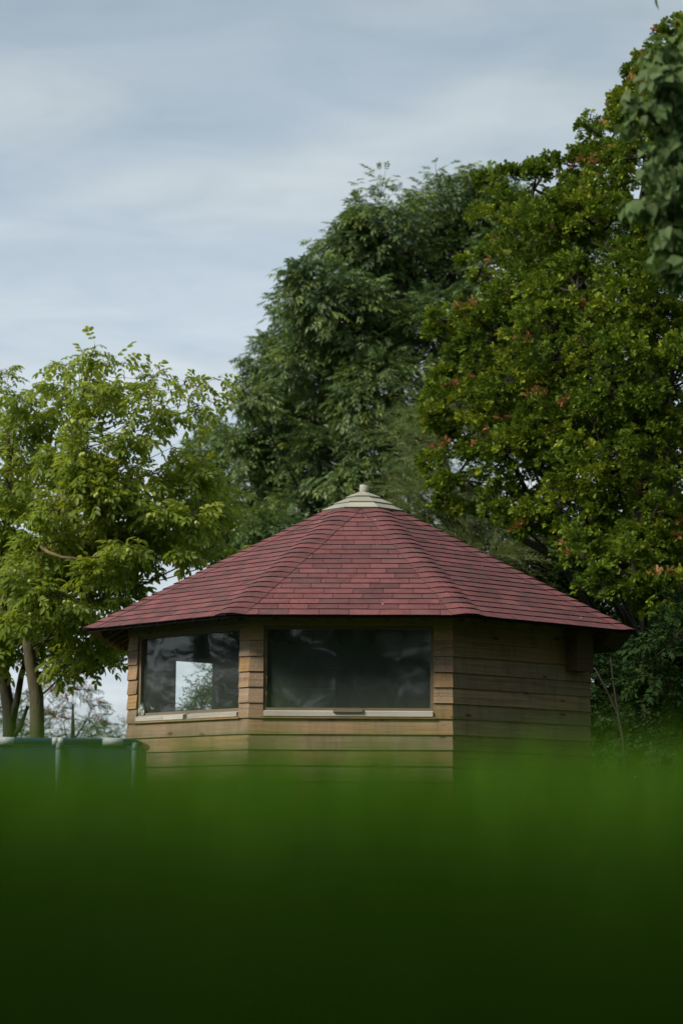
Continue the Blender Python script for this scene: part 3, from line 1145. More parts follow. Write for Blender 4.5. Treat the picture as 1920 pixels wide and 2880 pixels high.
def bend(a, b, sag=0.0, n=4, wob=0.08):
    a, b = Vector(a), Vector(b)
    L = (b - a).length
    pts = []
    for i in range(n + 1):
        t = i / n
        p = a.lerp(b, t)
        p.z += -sag * L * 4 * t * (1 - t)
        if 0 < i < n:
            p += Vector((random.uniform(-1, 1), random.uniform(-1, 1), random.uniform(-1, 1))) * wob * L * 0.35
        pts.append(p)
    return pts


def grow(name, label, cat, base, trunk_pts, trunk_r, blobs, protos, mat, bark, per_blob, leaf_name='leaf', n_single=300,
         group=None, clump=(0.30, 0.42), spread=(0.45, 1.0), droop=0.3, lift=0.2, size=1.0, limb_r=0.05, hot=None, squash=0.8,
         twigs=2, prefer=None, tintbias=0.0, density_pow=2.0, twig_r=0.006, lo=None, dens=None, limb_k=1.0):
    """A tree: trunk, limbs to every bough, twigs, leaves in clumps over every bough (blob = world centre, radius)."""
    root = empty(name, base)
    tag(root, label, cat, group)
    o = Vector(base)
    mb = MB()
    mb.tube([Vector(p) - o for p in trunk_pts], trunk_r, 10)
    mb.build('trunk', bark, root, fix=False)
    lim, tw = MB(), MB()
    Ps, Ds, Ts, Cs = [], [], [], []
    tp = [Vector(p) for p in trunk_pts]
    for bi, (c, r) in enumerate(blobs):
        c = Vector(c)
        # limb from the trunk
        cand = [(abs((p - c).length - 0.0) + max(0, p.z - c.z + 0.2 * r) * 3, i) for i, p in enumerate(tp)]
        i = min(cand)[1]
        start = tp[i].lerp(tp[i - 1], random.uniform(0, .7)) if i > 1 else tp[i]
        rr = min(limb_r, trunk_r[i] * 0.6) * limb_k * random.uniform(.75, 1.15)
        pts = bend(start, c, 0.05, 5)
        if limb_r >= 0.028:
            lm = MB()
            lm.tube([p - o for p in pts], [rr * (1 - 0.12 * q) * (1 if q < 5 else .5) for q in range(6)], 6, cap=False)
            lm.build('limb', bark, root, fix=False)
        else:
            lim.tube([p - o for p in pts], [rr * (1 - 0.12 * q) * (1 if q < 5 else .5) for q in range(6)], 6, cap=False)
        n = max(4, int(per_blob * (r ** density_pow) * (dens(c.z) if dens else 1)))
        nc = max(3, int(n / 26))
        dirs = rng.normal(size=(nc, 3))
        dirs /= np.linalg.norm(dirs, axis=1, keepdims=True)
        dirs[:, 2] = dirs[:, 2] * squash + 0.12
        rad = rng.uniform(spread[0], spread[1], nc)
        cc = np.array(c)[None] + dirs * (rad * r)[:, None]
        cr_ = r * rng.uniform(clump[0], clump[1], nc)
        ctint = rng.beta(2, 2, nc)
        chot = rng.random(nc)
        for q in range(nc):
            m = max(2, int(n / nc * rng.uniform(.6, 1.4)))
            off = rng.normal(size=(m, 3)) * 0.5
            ln = np.linalg.norm(off, axis=1, keepdims=True)
            off = off / np.maximum(ln, 1e-6) * np.minimum(ln, 1.05)
            off[:, 2] *= 0.7
            P = cc[q] + off * cr_[q]
            D = off + dirs[q] * 0.55 + rng.normal(size=(m, 3)) * 0.25
            D[:, 2] = D[:, 2] * 0.6 + lift - droop
            tn = np.clip(0.55 * ctint[q] + 0.45 * rng.random(m) + tintbias - 0.04, 0.0, 0.90)
            if hot and chot[q] < hot[0]:
                sel = (off[:, 2] + off @ dirs[q] > hot[1])
                tn[sel] = rng.uniform(0.94, 1.0, sel.sum())
            Ps.append(P); Ds.append(D); Ts.append(tn)
            if q % max(1, int(4 / max(twigs, 1))) == 0:
                sub = bend(c, Vector(cc[q]), 0.04, 3)
                tw.tube([p - o for p in sub], [rr * 0.36, rr * 0.28, rr * 0.2, rr * 0.12], 5, cap=False)
                for w in range(min(m, 3 * twigs)):
                    e_ = bend(Vector(cc[q]) * 0.7 + c * 0.3, Vector(P[w]), 0.0, 2)
                    tw.tube([p - o for p in e_], [twig_r * 1.4, twig_r, twig_r * .5], 4, cap=False)
    if lim.v:
        tag(lim.build('branches', bark, root, fix=False), kind='stuff')
    if tw.v:
        tag(tw.build('twigs', bark, root, fix=False), kind='stuff')
    P, D, T_ = np.concatenate(Ps), np.concatenate(Ds), np.concatenate(Ts)
    keep = P[:, 2] > 0.05
    P, D, T_ = P[keep], D[keep], T_[keep]
    N = len(P)
    scatter(P, D, rng.normal(size=N) * 0.45, size * rng.uniform(.6, 1.25, N), T_, protos, mat, root, 'crown', leaf_name, n_single, prefer, lo)
    return root, P


def blobs_px(lst, Y, dY=1.5, hid=0.0):
    """(px, py, radius px[, dY]) at depth Y -> world boughs."""
    out = []
    for b in lst:
        yy = Y + (b[3] if len(b) > 3 else random.uniform(-dY, dY))
        out.append((at(b[0], b[1], yy), b[2] / F_PX * yy))
    return out


prnd = random.Random(3)

# ---- ash, tall and dark, behind the cabin
ASH_Y = 40.0
pro_ash = [compound(prnd, 0.17, 3, 0.092, 0.036, 'strap', prnd.uniform(.1, .6), 0.4) for _ in range(6)]
ash_b = blobs_px([(1090, 650, 130), (1240, 610, 120), (1000, 740, 120), (1160, 760, 140), (900, 850, 110), (845, 900, 90), (860, 1010, 110), (780, 1070, 90), (700, 1120, 70), (735, 1000, 55),
                  (1000, 930, 150), (1130, 900, 140), (1320, 530, 70), (1290, 750, 120), (1010, 600, 55), (850, 790, 55), (1230, 940, 110),
                  (900, 1150, 140), (1040, 1110, 140), (760, 1220, 90), (690, 1290, 70), (830, 1320, 120), (960, 1310, 130), (1090, 1290, 120), (1180, 1160, 120),
                  (720, 1400, 90), (840, 1460, 110), (650, 1470, 80), (980, 1420, 100), (1110, 1420, 100), (760, 1530, 90), (930, 1560, 100),
                  (1380, 620, 120), (1430, 800, 120), (1350, 960, 120), (1450, 960, 140), (1340, 1120, 130), (1470, 1130, 140), (1600, 930, 150), (1580, 1180, 150), (1640, 740, 130), (1530, 640, 90)], ASH_Y, 1.6)
tb_ = at(1050, 2390, ASH_Y + 0.5); tb_.z = 0
ash_tr = [tb_, at(1060, 1900, ASH_Y + .5), at(1085, 1500, ASH_Y + .4), at(1110, 1150, ASH_Y + .3), at(1120, 900, ASH_Y), at(1130, 700, ASH_Y)]
grow('ash_tree', 'tall dark green ash tree rising right behind the cabin roof', 'tree', tb_, ash_tr, [0.32, 0.26, 0.22, 0.16, 0.10, 0.04],
     ash_b, pro_ash, M_ASH, M_BARK_D, 1700, n_single=240, droop=0.30, lift=0.22, size=1.05, clump=(.28, .42), limb_r=0.05, squash=1.0)

ash2_b = blobs_px([(610, 1205, 40), (655, 1255, 60), (560, 1270, 40), (600, 1260, 55), (560, 1330, 60), (640, 1340, 70), (530, 1420, 70), (620, 1440, 80), (580, 1530, 80), (520, 1310, 35), (500, 1540, 70), (680, 1540, 70)], 44, 1.0)
tb_ = at(650, 2390, 44); tb_.z = 0
grow('ash_tree', 'smaller rounded ash tree between the walnut and the tall ash', 'tree', tb_, [tb_, at(648, 1900, 44), at(630, 1500, 44), at(605, 1300, 44)], [0.16, 0.13, 0.09, 0.03],
     ash2_b, pro_ash, M_ASH, M_BARK_D, 1300, n_single=60, droop=0.28, lift=0.22, size=1.1, tintbias=0.06)

# ---- willow between the ash and the oak
W_Y = 33.0
pro_wil = [willow_strand(prnd) for _ in range(5)]
wil_b = blobs_px([(1195, 1100, 40), (1215, 1160, 55), (1180, 1240, 50), (1200, 1320, 65), (1160, 1380, 45), (1230, 1250, 90), (1240, 1420, 90), (1190, 1440, 55), (1320, 1480, 100), (1440, 1560, 110), (1340, 1580, 100), (1560, 1560, 110), (1480, 1680, 110), (1620, 1690, 120), (1250, 1560, 80)], W_Y, 1.0)
tb_ = at(1400, 2390, W_Y); tb_.z = 0
grow('willow_tree', 'pale narrow leaved willow showing between the dark ash and the oak', 'tree', tb_, [tb_, at(1380, 1900, W_Y), at(1330, 1600, W_Y), at(1260, 1350, W_Y), at(1210, 1150, W_Y)], [0.2, 0.16, 0.12, 0.08, 0.03],
     wil_b, pro_wil, M_WILLOW, M_BARK, 1000, n_single=60, leaf_name='leafy_shoot', droop=0.12, lift=0.42, size=1.0, clump=(.35, .6), tintbias=0.05)

# ---- oak filling the right side
OAK_Y = 29.0
pro_oak = [oak_cluster(prnd, prnd.randint(7, 10)) for _ in range(6)]
lo_oak = [oak_cluster(prnd, prnd.randint(7, 9), 'obov') for _ in range(8)]
oak_b = blobs_px([(1710, 320, 55, .3), (1765, 245, 50, .5), (1690, 410, 75, .3), (1650, 450, 55, .3), (1820, 190, 50, .6), (1600, 500, 60, .6), (1900, 80, 50, .6), (1925, 95, 60, 1), (1900, 150, 70, 1), (1845, 150, 35, .8), (1790, 215, 45, .5), (1880, 240, 80, .8), (1800, 290, 75, .4), (1900, 1230, 130, 1.5), (1900, 1000, 130, 1.6), (1780, 1150, 130, 1.8), (1620, 1100, 120, 1.5), (1900, 1450, 130, 1.2), (1840, 230, 75, .5), (1900, 330, 100, -.5), (1770, 300, 65, 0), (1720, 390, 85, -.5), (1680, 480, 60, .4), (1810, 440, 110, -1), (1930, 520, 110, -1),
                  (1660, 330, 20, 0), (1630, 560, 90, 0), (1500, 530, 85, .5), (1395, 520, 70, 1), (1560, 640, 120, -.6), (1420, 630, 90, .2), (1700, 640, 130, -1), (1850, 680, 130, -1.2),
                  (1310, 900, 80, .2), (1260, 960, 55, .3), (1350, 760, 60, .8), (1480, 790, 130, -.4), (1620, 820, 140, -1.2), (1780, 850, 150, -1.6), (1910, 900, 120, -1.5),
                  (1390, 930, 120, -.4), (1250, 1060, 70, .2), (1290, 1160, 100, -.2), (1230, 1200, 50, .2), (1420, 1080, 130, -.8), (1560, 1010, 150, -1.4), (1720, 1060, 160, -2), (1880, 1100, 140, -2),
                  (1220, 1310, 45, .2), (1290, 1330, 95, -.1), (1265, 1430, 60, 0), (1420, 1270, 120, -.8), (1560, 1230, 140, -1.2), (1700, 1280, 140, -2), (1860, 1300, 140, -2),
                  (1420, 1420, 90, -.6), (1530, 1400, 110, -1), (1490, 1500, 70, -.8), (1650, 1470, 120, -1.6), (1800, 1490, 130, -2.2), (1900, 1560, 120, -2),
                  (1690, 1640, 60, -3), (1790, 1640, 90, -3), (1890, 1720, 100, -3), (1640, 1560, 70, -2.5), (1640, 1660, 22, -3.4)], OAK_Y, 1.0)
tb_ = at(1880, 2390, OAK_Y + 0.6); tb_.z = 0
oak_tr = [tb_, at(1875, 1900, OAK_Y + .6), at(1850, 1500, OAK_Y + .6), at(1820, 1200, OAK_Y + .5), at(1800, 900, OAK_Y + .4), at(1810, 600, OAK_Y + .3), at(1850, 330, OAK_Y + .3)]
grow('oak_tree', 'broad yellow green oak tree with orange tipped shoots filling the right side', 'tree', tb_, oak_tr, [0.42, 0.34, 0.30, 0.25, 0.18, 0.11, 0.04],
     oak_b, pro_oak, M_OAK, M_BARK_D, 1250, lo=lo_oak, n_single=290, leaf_name='leaf_cluster', droop=0.05, lift=0.32, size=0.82, clump=(.30, .46), limb_r=0.07, hot=(0.15, 0.65), spread=(0.4, 1.0), squash=1.0)

# ---- poplar branch close on the upper right; its trunk stands outside the frame
P_Y = 10.5
pro_pop = [poplar_leaf(prnd) for _ in range(8)]
pop_b = blobs_px([(1900, 250, 90, 0), (1850, 200, 50, .2), (1830, 320, 55, 0), (1900, 420, 90, .1), (1840, 480, 45, -.1), (1790, 270, 30, 0), (1780, 350, 22, 0), (1860, 150, 40, .1), (1920, 640, 60, .1), (1870, 660, 35, 0), (1805, 575, 38, 0), (1840, 590, 45, .1), (1920, 570, 70, 0), (1900, 700, 60, .2), (1855, 730, 40, 0), (1930, 770, 60, 0), (1960, 330, 120, .3), (1980, 560, 120, .3),
                  (2080, 150, 200, .6), (2150, 450, 220, .7), (2250, 800, 220, 1), (2300, 100, 260, 1), (2150, -150, 260, 1), (2450, 400, 300, 1.2), (2450, -200, 320, 1)], P_Y, 0.2)
tb_ = Vector((2.75, 11.6, 0))
grow('poplar_tree', 'nearest tree, blurred heart shaped pale leaves hanging in at the upper right edge', 'tree', tb_,
     [tb_, Vector((2.72, 11.6, 1.5)), Vector((2.68, 11.5, 3.0)), Vector((2.62, 11.4, 4.6)), Vector((2.6, 11.4, 6.2))], [0.17, 0.14, 0.11, 0.07, 0.02],
     pop_b, pro_pop, M_POPLAR, M_BARK, 7600, n_single=290, droop=0.15, lift=0.1, size=0.80, clump=(.4, .7), spread=(0.2, 0.9), limb_r=0.02, twigs=1, twig_r=0.0025)

# ---- walnuts on the left
WN_Y = 26.5
pro_wal = [compound(prnd, 0.27, 3, 0.105, 0.052, 'oval', prnd.uniform(.35, .7), 0.55) for _ in range(6)]
wal_b = blobs_px([(262, 985, 38), (215, 1010, 40), (160, 1030, 32), (320, 1030, 34), (265, 1070, 60), (180, 1090, 60), (335, 1100, 50), (420, 1060, 42), (430, 1120, 45), (500, 1085, 38), (560, 1075, 32), (605, 1065, 22),
                  (590, 1125, 26), (545, 1130, 28), (560, 1170, 26), (470, 1165, 38), (390, 1170, 50), (290, 1150, 60), (200, 1180, 65), (330, 1240, 60), (420, 1240, 34), (250, 1270, 70), (480, 1260, 26), (360, 1310, 50),
                  (160, 1280, 75), (440, 1330, 40), (510, 1330, 48), (580, 1320, 48), (620, 1380, 42), (550, 1400, 55), (470, 1410, 50), (600, 1450, 48), (390, 1400, 55), (300, 1380, 75), (200, 1390, 80),
                  (530, 1490, 50), (440, 1500, 50), (350, 1490, 60), (260, 1500, 75), (170, 1500, 80), (500, 1550, 34), (590, 1540, 26), (690, 1550, 16), (400, 1580, 48), (310, 1590, 60), (220, 1610, 75), (140, 1620, 75),
                  (330, 1680, 46), (250, 1710, 66), (170, 1730, 75), (120, 1800, 55), (230, 1810, 55), (300, 1790, 45), (350, 1810, 36), (200, 1870, 40), (290, 1860, 36), (380, 1850, 25),
                  (235, 1100, 42, -.7), (205, 1190, 50, -.8), (190, 1300, 55, -.9), (150, 1420, 60, -.9), (130, 1530, 45, -.7), (115, 1660, 50, -.9), (85, 1740, 48, -.9), (300, 1440, 60, -1), (370, 1540, 50, -1), (280, 1640, 55, -1), (190, 1690, 55, -1), (450, 1450, 50, -.8), (540, 1460, 45, -.8), (350, 1380, 50, -.8), (60, 1620, 50, -.8), (250, 1350, 55, -.9)], WN_Y, 0.9)
tb_ = at(104, 2400, WN_Y); tb_.z = 0
wtr = [tb_, at(104, 2060, WN_Y), at(103, 1960, WN_Y), at(88, 1870, WN_Y), at(76, 1780, WN_Y), at(110, 1640, WN_Y), at(150, 1480, WN_Y), at(185, 1330, WN_Y), at(215, 1180, WN_Y), at(250, 1040, WN_Y)]
rW, P_w = grow('walnut_tree', 'walnut tree with straight mossy trunk and green nuts beside the cabin', 'tree', tb_, wtr, [0.10, 0.088, 0.083, 0.076, 0.070, 0.06, 0.05, 0.04, 0.028, 0.014],
               wal_b, pro_wal, M_WALNUT, M_BARK, 900, dens=lambda z: 1.35 if z < 4.0 else (0.85 if z < 4.9 else 0.6), n_single=290, droop=0.26, lift=0.22, size=0.74, clump=(.42, .62), spread=(.25, .95), limb_r=0.0281, limb_k=0.55, twigs=3, twig_r=0.004, density_pow=1.75)
wal2_b = blobs_px([(20, 1060, 40), (50, 1110, 50), (10, 1160, 60), (90, 1180, 60), (40, 1250, 75), (-60, 1200, 90), (100, 1300, 60), (20, 1350, 80), (-80, 1380, 110), (80, 1420, 75), (10, 1480, 85), (90, 1540, 70), (20, 1600, 80), (-80, 1580, 110), (60, 1690, 75),
                   (0, 1750, 70), (-90, 1740, 100), (40, 1800, 45), (-30, 1850, 50)], WN_Y + 1.2, 0.8)
tb_ = at(28, 2400, WN_Y + 1.2); tb_.z = 0
w2 = [tb_, at(28, 2060, WN_Y + 1.2), at(24, 1990, WN_Y + 1.2), at(8, 1900, WN_Y + 1.2), at(4, 1800, WN_Y + 1.2), at(10, 1650, WN_Y + 1.2), at(20, 1480, WN_Y + 1.2), at(25, 1300, WN_Y + 1.2), at(20, 1120, WN_Y + 1.2)]
rW2, P_w2 = grow('walnut_tree', 'walnut tree with dark forked trunk at the left picture edge', 'tree', tb_, w2, [0.10, 0.085, 0.08, 0.075, 0.066, 0.055, 0.045, 0.03, 0.012],
                 wal2_b, pro_wal, M_WALNUT, M_BARK_D, 900, dens=lambda z: 1.3 if z < 4.2 else 0.75, n_single=120, droop=0.26, lift=0.22, size=0.74, clump=(.42, .62), spread=(.25, .95), limb_r=0.0281, limb_k=0.55, twigs=3, twig_r=0.004, density_pow=1.75)
lim = MB()
o = Vector(rW2.location)
lim.tube([q - o for q in (at(28, 2050, WN_Y + 1.2), at(48, 1970, WN_Y + 1.15), at(60, 1900, WN_Y + 1.1), at(78, 1840, WN_Y + 1.0), at(84, 1740, WN_Y + .9))], [0.06, 0.045, 0.04, 0.035, 0.02], 8)
lim.build('limb', M_BARK_D, rW2, fix=False)
lim = MB()
lim.tube([q - o for q in (at(34, 2080, WN_Y + 1.2), at(60, 2040, WN_Y + 1.1), at(78, 1985, WN_Y + 1.1))], [0.035, 0.026, 0.022], 7)
lim.build('limb', M_BARK_D, rW2, fix=False)
# the lichened bare limb that hangs in front of the walnut crown
o = Vector(rW.location)
lim = MB()
lim.tube([q - o for q in (at(108, 1645, WN_Y), at(100, 1580, WN_Y - .4), at(114, 1536, WN_Y - .8), at(135, 1553, WN_Y - 1.0), at(175, 1568, WN_Y - 1.1), at(225, 1573, WN_Y - 1.1), at(275, 1566, WN_Y - 1.1), at(312, 1545, WN_Y - 1.0))], [0.036, 0.03, 0.026, 0.022, 0.02, 0.018, 0.015, 0.008], 7)
lim.build('limb', bark_mat('lichened_limb', (0.10, 0.08, 0.035), (0.22, 0.17, 0.08), (0.28, 0.22, 0.07), 0.7), rW, fix=False)
# green walnuts hanging among the leaves
nut = MB()
vs, fs = [], []
for j in range(6):
    for i in range(8):
        ph, th = PI * j / 5, 2 * PI * i / 8
        vs.append((0.023 * math.sin(ph) * math.cos(th), 0.023 * math.sin(ph) * math.sin(th), 0.026 * math.cos(ph)))
for j in range(5):
    for i in range(8):
        fs.append((j * 8 + i, (j + 1) * 8 + i, (j + 1) * 8 + (i + 1) % 8, j * 8 + (i + 1) % 8))
nut.add(vs, fs, 0, True)
nut_me = nut.mesh('nut', M_NUT)
for (root, P, n) in ((rW, P_w, 60), (rW2, P_w2, 20)):
    d = P[:, 1].copy()
    d[~in_view(P, 0)] += 1e4
    near = np.argsort(d)[:900]
    for i in rng.choice(near, n // 2, replace=False):
        for q in range(random.choice((1, 2, 2, 3))):
            c = bpy.data.objects.new('nut', nut_me)
            COL.objects.link(c)
            c.parent = root
            c.location = Vector(P[i]) - Vector(root.location) + Vector((random.uniform(-.03, .03), -0.24 + random.uniform(-.06, .04), -0.05 + random.uniform(-.03, .03)))

# ---- rowan with red berries and low trees far left
pro_row = [compound(prnd, 0.16, 4, 0.05, 0.016, 'kite', 0.4, 0.3) for _ in range(4)]
R_Y = 36.0
row_b = blobs_px([(215, 1960, 55), (150, 1975, 50), (180, 2030, 55), (250, 2010, 50), (290, 2060, 40), (225, 2080, 60), (140, 2060, 55), (170, 1900, 30)], R_Y, 0.8)
tb_ = at(200, 2390, R_Y); tb_.z = 0
rR, P_r = grow('rowan_tree', 'small rowan with red berry bunches between walnut trunk and cabin', 'tree', tb_, [tb_, at(202, 2200, R_Y), at(205, 2080, R_Y), at(205, 1980, R_Y)], [0.06, 0.05, 0.04, 0.015],
               row_b, pro_row, M_ROWAN, M_BARK_D, 900, n_single=0, size=1.0, clump=(.4, .7), limb_r=0.02)
ber = MB()
d = P_r[:, 1].copy()
pz = P_r[:, 2]
near = np.nonzero(pz > at(200, 2030, R_Y).z)[0]
for i in rng.choice(near, 60, replace=False):
    for q in range(6):
        c = Vector(P_r[i]) - Vector(rR.location) + Vector((random.uniform(-.05, .05), -0.10, random.uniform(-.04, .04)))
        r_ = 0.011
        ber.add([c + Vector(v) * r_ for v in ((1, 0, 0), (0, 1, 0), (-1, 0, 0), (0, -1, 0), (0, 0, 1), (0, 0, -1))],
                [(0, 1, 4), (1, 2, 4), (2, 3, 4), (3, 0, 4), (1, 0, 5), (2, 1, 5), (3, 2, 5), (0, 3, 5)])
tag(ber.build('berries', M_BERRY, rR, fix=False), kind='stuff')

pro_bush = [twiglet(prnd, 10, 0.05, 0.025) for _ in range(4)]
for (lst, Y, lab) in (([(60, 2010, 45), (20, 2040, 60), (80, 2070, 50), (-40, 2000, 80), (60, 1950, 25)], 42, 'loose green bush seen between the two walnut trunks'),
                      ([(565, 1955, 30), (592, 1925, 34), (535, 1995, 24), (575, 2010, 38), (580, 1890, 18), (620, 1960, 45), (515, 2040, 22), (640, 1900, 40), (660, 2020, 50), (545, 1925, 10)], 33, 'green bush outlined on the sky through the open doorway of the cabin'),
                      ([(330, 2075, 22), (350, 2045, 14), (372, 2068, 18), (310, 2090, 20)], 38, 'thin sapling tip on the sky just left of the cabin corner')):
    tb_ = at(lst[0][0], 2390, Y); tb_.z = 0
    grow('bush', lab, 'bush', tb_, [tb_, at(lst[0][0], 2250, Y), at(lst[0][0], 2120, Y), at(lst[0][0], lst[0][1], Y)], [0.04, 0.03, 0.02, 0.006],
         blobs_px(lst, Y, .4), pro_bush, M_ROWAN, M_BARK_D, 2200 if Y == 33 else 900, n_single=0, size=1.0, clump=(.4, .7), limb_r=0.012)

# ---- dark undergrowth right of the cabin
pro_shr = [twiglet(prnd, 9, 0.085, 0.05, 0.28, 'kite') for _ in range(5)]
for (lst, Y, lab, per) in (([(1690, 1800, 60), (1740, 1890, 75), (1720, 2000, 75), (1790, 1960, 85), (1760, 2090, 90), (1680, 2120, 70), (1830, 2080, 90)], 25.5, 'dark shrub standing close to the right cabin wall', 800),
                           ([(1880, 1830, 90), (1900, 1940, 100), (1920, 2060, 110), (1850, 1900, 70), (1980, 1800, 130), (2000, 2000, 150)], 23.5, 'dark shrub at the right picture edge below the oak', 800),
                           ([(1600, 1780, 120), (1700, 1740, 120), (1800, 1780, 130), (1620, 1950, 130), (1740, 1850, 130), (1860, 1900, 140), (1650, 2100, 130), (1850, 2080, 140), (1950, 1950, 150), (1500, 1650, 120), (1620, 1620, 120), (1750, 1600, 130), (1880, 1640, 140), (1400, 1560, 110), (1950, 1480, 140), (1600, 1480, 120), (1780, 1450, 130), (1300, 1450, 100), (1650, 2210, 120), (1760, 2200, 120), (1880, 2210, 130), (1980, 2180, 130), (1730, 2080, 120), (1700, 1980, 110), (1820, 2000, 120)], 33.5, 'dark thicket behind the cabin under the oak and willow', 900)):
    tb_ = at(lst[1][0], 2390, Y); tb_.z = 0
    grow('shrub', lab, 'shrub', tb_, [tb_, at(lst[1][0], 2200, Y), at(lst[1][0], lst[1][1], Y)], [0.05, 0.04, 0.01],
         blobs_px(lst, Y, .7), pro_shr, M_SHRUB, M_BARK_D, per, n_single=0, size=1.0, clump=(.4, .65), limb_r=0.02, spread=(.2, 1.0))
# bare leaning stems
st = empty('leaning_stems', Vector((at(1765, 2390, 24.3).x, 24.3, 0)))
tag(st, 'pair of thin bare stems leaning left beside the right cabin wall', 'stems')
o = Vector(st.location)
for a in ([(1768, 2390), (1757, 2110), (1738, 2010), (1700, 1930), (1672, 1880)], [(1772, 2390), (1752, 2080), (1735, 1990), (1722, 1900), (1716, 1850)]):
    m = MB()
    m.tube([at(x, y, 24.3) - o for x, y in a], [0.022, 0.018, 0.013, 0.010, 0.005], 6)
    m.build('stem', M_BARK_D, st, fix=False)

# ------------------------------------------------------------------ frame pool at the left
PY_ = 16.6
zr = at(150, 2086, PY_).z
xr = at(384, 2088, PY_).x
pool = empty('frame_pool', (xr - 1.9, PY_ + 0.6, 0))
tag(pool, 'blue above ground frame pool with white rail joints left of the cabin', 'pool')
o = Vector(pool.location)
x0, x1, y0, y1 = xr - 3.6, xr - 0.02, PY_, PY_ + 1.1
m = MB()
t_ = 0.012
for (a, b, c, d) in ((x0, x1, y0, y0 + t_), (x0, x1, y1 - t_, y1), (x0, x0 + t_, y0 + t_, y1 - t_), (x1 - t_, x1, y0 + t_, y1 - t_)):
    m.box(a - o.x, b - o.x, c - o.y, d - o.y, 0.0, zr - 0.03)
m.build('liner', M_POOLBLUE, pool)
m = MB(); m.box(x0 + t_ - o.x, x1 - t_ - o.x, y0 + t_ - o.y, y1 - t_ - o.y, 0.02, zr - 0.16)
tw_ = NT('pool_water')
m.build('water', tw_.finish(tw_.pbr((0.03, 0.16, 0.22, 1), 0.05)), pool)
for (a, b) in (((x0, y0), (x1, y0)), ((x1, y0), (x1, y1)), ((x1, y1), (x0, y1)), ((x0, y1), (x0, y0))):
    m = MB()
    m.tube([Vector((a[0], a[1], zr)) - o, Vector((b[0], b[1], zr)) - o], 0.026, 10)
    m.build('rail', M_POOLRAIL, pool)
for px in (20, 155, 171, 318):
    hw = {20: 0.055, 155: 0.02, 171: 0.02, 318: 0.075}[px]
    c = at(px, 2087, PY_); c.z = zr
    m = MB()
    m.tube([c - o - Vector((hw, 0.0, 0)), c - o + Vector((hw, 0, 0))], 0.031, 10)
    m.build('rail_joint', M_WHITE, pool)
for px in (-140, 163, 377):
    x = at(px, 2150, PY_ - 0.04).x
    m = MB()
    m.tube([Vector((x, PY_ - 0.045, 0.0)) - o, Vector((x, PY_ - 0.045, zr - 0.06)) - o], 0.02, 8)
    m.tube([Vector((x, PY_ - 0.045, zr - 0.061)) - o, Vector((x, PY_ - 0.012, zr - 0.012)) - o], 0.02, 8)
    m.build('leg', M_PALEMETAL, pool)
m = MB()
xa = at(372, 2095, PY_ - .03).x - o.x
m.add([(xa - .05, y0 - o.y - .004, zr - .03), (xa + .045, y0 - o.y - .004, zr - .03), (xa + .045, y0 - o.y - .004, zr - .13),
       (xa - .05, y0 - o.y - .030, zr - .03), (xa + .045, y0 - o.y - .030, zr - .03), (xa + .045, y0 - o.y - .030, zr - .13)],
      [(0, 1, 2), (5, 4, 3), (0, 3, 4, 1), (1, 4, 5, 2), (2, 5, 3, 0)])
m.build('corner_bracket', M_POOLRAIL, pool)

# ------------------------------------------------------------------ grass round the camera
def grass(name, n, dmin, dmax, xw, hmean, hsd, wid, clear=0.0, y_pow=1.0):
    y = dmin + (dmax - dmin) * rng.random(n) ** y_pow
    x = rng.uniform(-xw, xw, n)
    keep = np.hypot(x, y) > clear
    x, y = x[keep], y[keep]
    n = len(x)
    h = np.maximum(0.06, hmean(x, y) + rng.normal(size=n) * (hsd(y) if callable(hsd) else hsd))
    ang = rng.uniform(0, 2 * PI, n)
    lean = rng.uniform(0.05, 0.55, n) * h
    w = wid * rng.uniform(.6, 1.4, n)
    fa = ang + rng.normal(size=n) * .6 + PI / 2
    dx, dy = np.cos(ang) * lean, np.sin(ang) * lean
    wx, wy = np.cos(fa) * w, np.sin(fa) * w
    rows = []
    for t, ww in ((0, .8), (.4, 1.0), (.75, .65)):
        cx_, cy_, cz_ = x + dx * t * t, y + dy * t * t, h * (t - 0.08 * t * t)
        rows += [np.stack([cx_ - wx * ww / 2, cy_ - wy * ww / 2, cz_], 1), np.stack([cx_ + wx * ww / 2, cy_ + wy * ww / 2, cz_], 1)]
    rows.append(np.stack([x + dx, y + dy, h * 0.94], 1))
    V = np.stack(rows, 1).reshape(-1, 3)
    f = [(0, 1, 3, 2), (2, 3, 5, 4), (4, 5, 6)]
    flat = np.array([a for ff in f for a in ff])
    idx = (flat[None] + (np.arange(n) * 7)[:, None]).ravel()
    sz = np.tile(np.array([4, 4, 3]), n)
    tint = np.repeat(np.clip(rng.beta(2.2, 2.2, n), 0, 1), 3)
    me = np_mesh(name, V, idx, sz, M_GRASS, tint, True)
    return tag(link(name, me), kind='stuff')


def h_near(x, y):
    return 0.320 + 0.038 * y + 0.004 * y * np.clip(-x * 5, 0, 1) + 0.007 * y * np.sin(x * 5.1 + 1.3) * np.cos(y * 2.3) + 0.005 * y * np.sin(x * 13 + y * 4)


tag(grass('tall_grass', 80000, 0.42, 2.7, 2.2, h_near, lambda y: 0.006 + 0.013 * y, 0.006, 0.42), 'tall soft green grass close in front of the camera')
tag(grass('tall_grass', 16000, -1.6, -0.12, 1.6, lambda x, y: 0.37 + 0 * x, 0.04, 0.006, 0.2), 'tall soft green grass beside and behind the camera')
tag(grass('meadow_grass', 36000, 2.7, 17.5, 6.0, lambda x, y: 0.16 + 0 * x, 0.05, 0.007), 'shorter grass between the tall blades and the cabin')

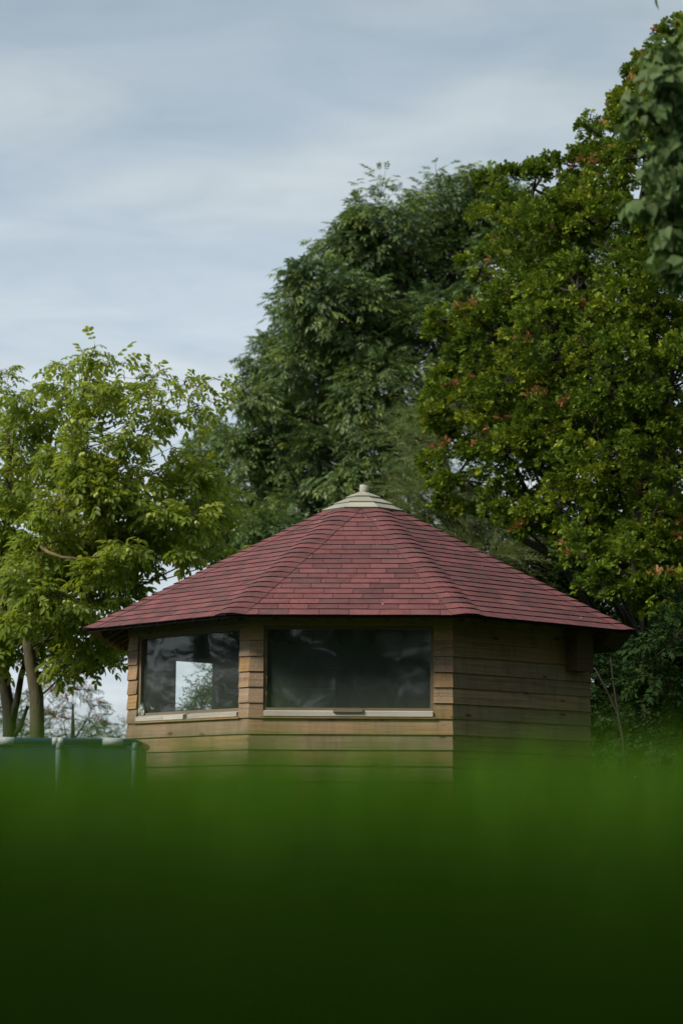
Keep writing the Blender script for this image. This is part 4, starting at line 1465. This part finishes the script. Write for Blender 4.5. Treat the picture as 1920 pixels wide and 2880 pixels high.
# ------------------------------------------------------------------ woodland behind the camera (mirrored in the panes) and to the right
def woodland(name, spots, per, leafL):
    pr = [twiglet(prnd, 5, leafL, leafL * .6, leafL * 2.2, 'kite') for _ in range(4)]
    Ps, Ds, Ts = [], [], []
    mb_ = MB()
    for (x, y, h, r) in spots:
        mb_.tube([(x, y, 0), (x + .1, y, h * .5), (x, y, h * .85)], [h * .03, h * .022, h * .006], 7)
        n = int(per)
        u = rng.normal(size=(n, 3)); u /= np.linalg.norm(u, axis=1, keepdims=True)
        rad = rng.uniform(.55, 1.0, n)[:, None]
        P = np.array([x, y, h * .52]) + u * rad * np.array([r, r, h * .5])
        P += 0.12 * r * np.sin(P * 2.3 + x)
        Ps.append(P); Ds.append(u + rng.normal(size=(n, 3)) * .5); Ts.append(rng.random(n) * .8)
    root = empty(name)
    tag(mb_.build('trunks', M_BARK_D, root, fix=False), kind='stuff')
    P, D, T_ = np.concatenate(Ps), np.concatenate(Ds), np.concatenate(Ts)
    N = len(P)
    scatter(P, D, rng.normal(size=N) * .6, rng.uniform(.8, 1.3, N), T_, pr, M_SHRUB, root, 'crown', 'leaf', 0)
    tag(root, kind='stuff')
    return root


spots = []
for i in range(22):                            # a dense belt behind the camera, seen mirrored in the front pane
    spots.append((-26 + i * 2.4 + random.uniform(-.8, .8), -20 - (i % 2) * 4 + random.uniform(-1.5, 1.5), random.uniform(9, 13), random.uniform(2.6, 3.6)))
woodland('woodland', spots, 520, 0.42)
spots = [(7.2, 14.5, 8.5, 2.4), (8.4, 19.0, 9.5, 2.8), (6.6, 22.5, 7.0, 2.2), (9.5, 25.5, 10, 3.2), (6.2, 10.2, 7.5, 2.2), (9.8, 11.5, 9, 2.8)]
woodland('woodland', spots, 1700, 0.20)
woodland('woodland', [(-11.5, 19.2, 5.2, 1.5), (-13.5, 21.4, 6.2, 1.9), (-12.6, 16.6, 4.8, 1.5), (-15.5, 19.0, 6.5, 2.2)], 2000, 0.12)

# ---- added unseen bush over the lens, put in to shade the nearest blades
pro_over = [twiglet(prnd, 6, 0.10, 0.065, 0.22, 'kite') for _ in range(4)]
over = [(Vector((x, y, z)), r) for x, y, z, r in (
    (-1.9, -1.6, 0.9, 0.75), (-0.9, -1.9, 1.1, 0.8), (0.2, -1.8, 1.0, 0.8), (1.2, -1.7, 1.1, 0.8), (2.1, -1.4, 0.9, 0.7),
    (-1.5, -1.0, 1.7, 0.75), (-0.5, -0.9, 1.75, 0.75), (0.5, -0.9, 1.8, 0.75), (1.5, -0.9, 1.7, 0.75),
    (-1.3, -0.35, 1.5, 0.6), (-0.3, -0.3, 1.5, 0.55), (0.7, -0.3, 1.5, 0.6), (1.6, -0.3, 1.5, 0.6), (-1.9, 0.1, 0.8, 0.45), (2.0, 0.1, 0.8, 0.45), (2.3, -0.6, 1.4, 0.6), (-2.2, -0.7, 1.4, 0.6))]
grow('bush', 'added unseen leafy bush overhanging right behind the camera to shade the near grass', 'bush', Vector((0.3, -1.9, 0)), [Vector((0.3, -1.9, 0)), Vector((0.3, -1.8, 0.7)), Vector((0.2, -1.5, 1.3)), Vector((0.2, -1.0, 1.6))], [0.05, 0.045, 0.035, 0.015],
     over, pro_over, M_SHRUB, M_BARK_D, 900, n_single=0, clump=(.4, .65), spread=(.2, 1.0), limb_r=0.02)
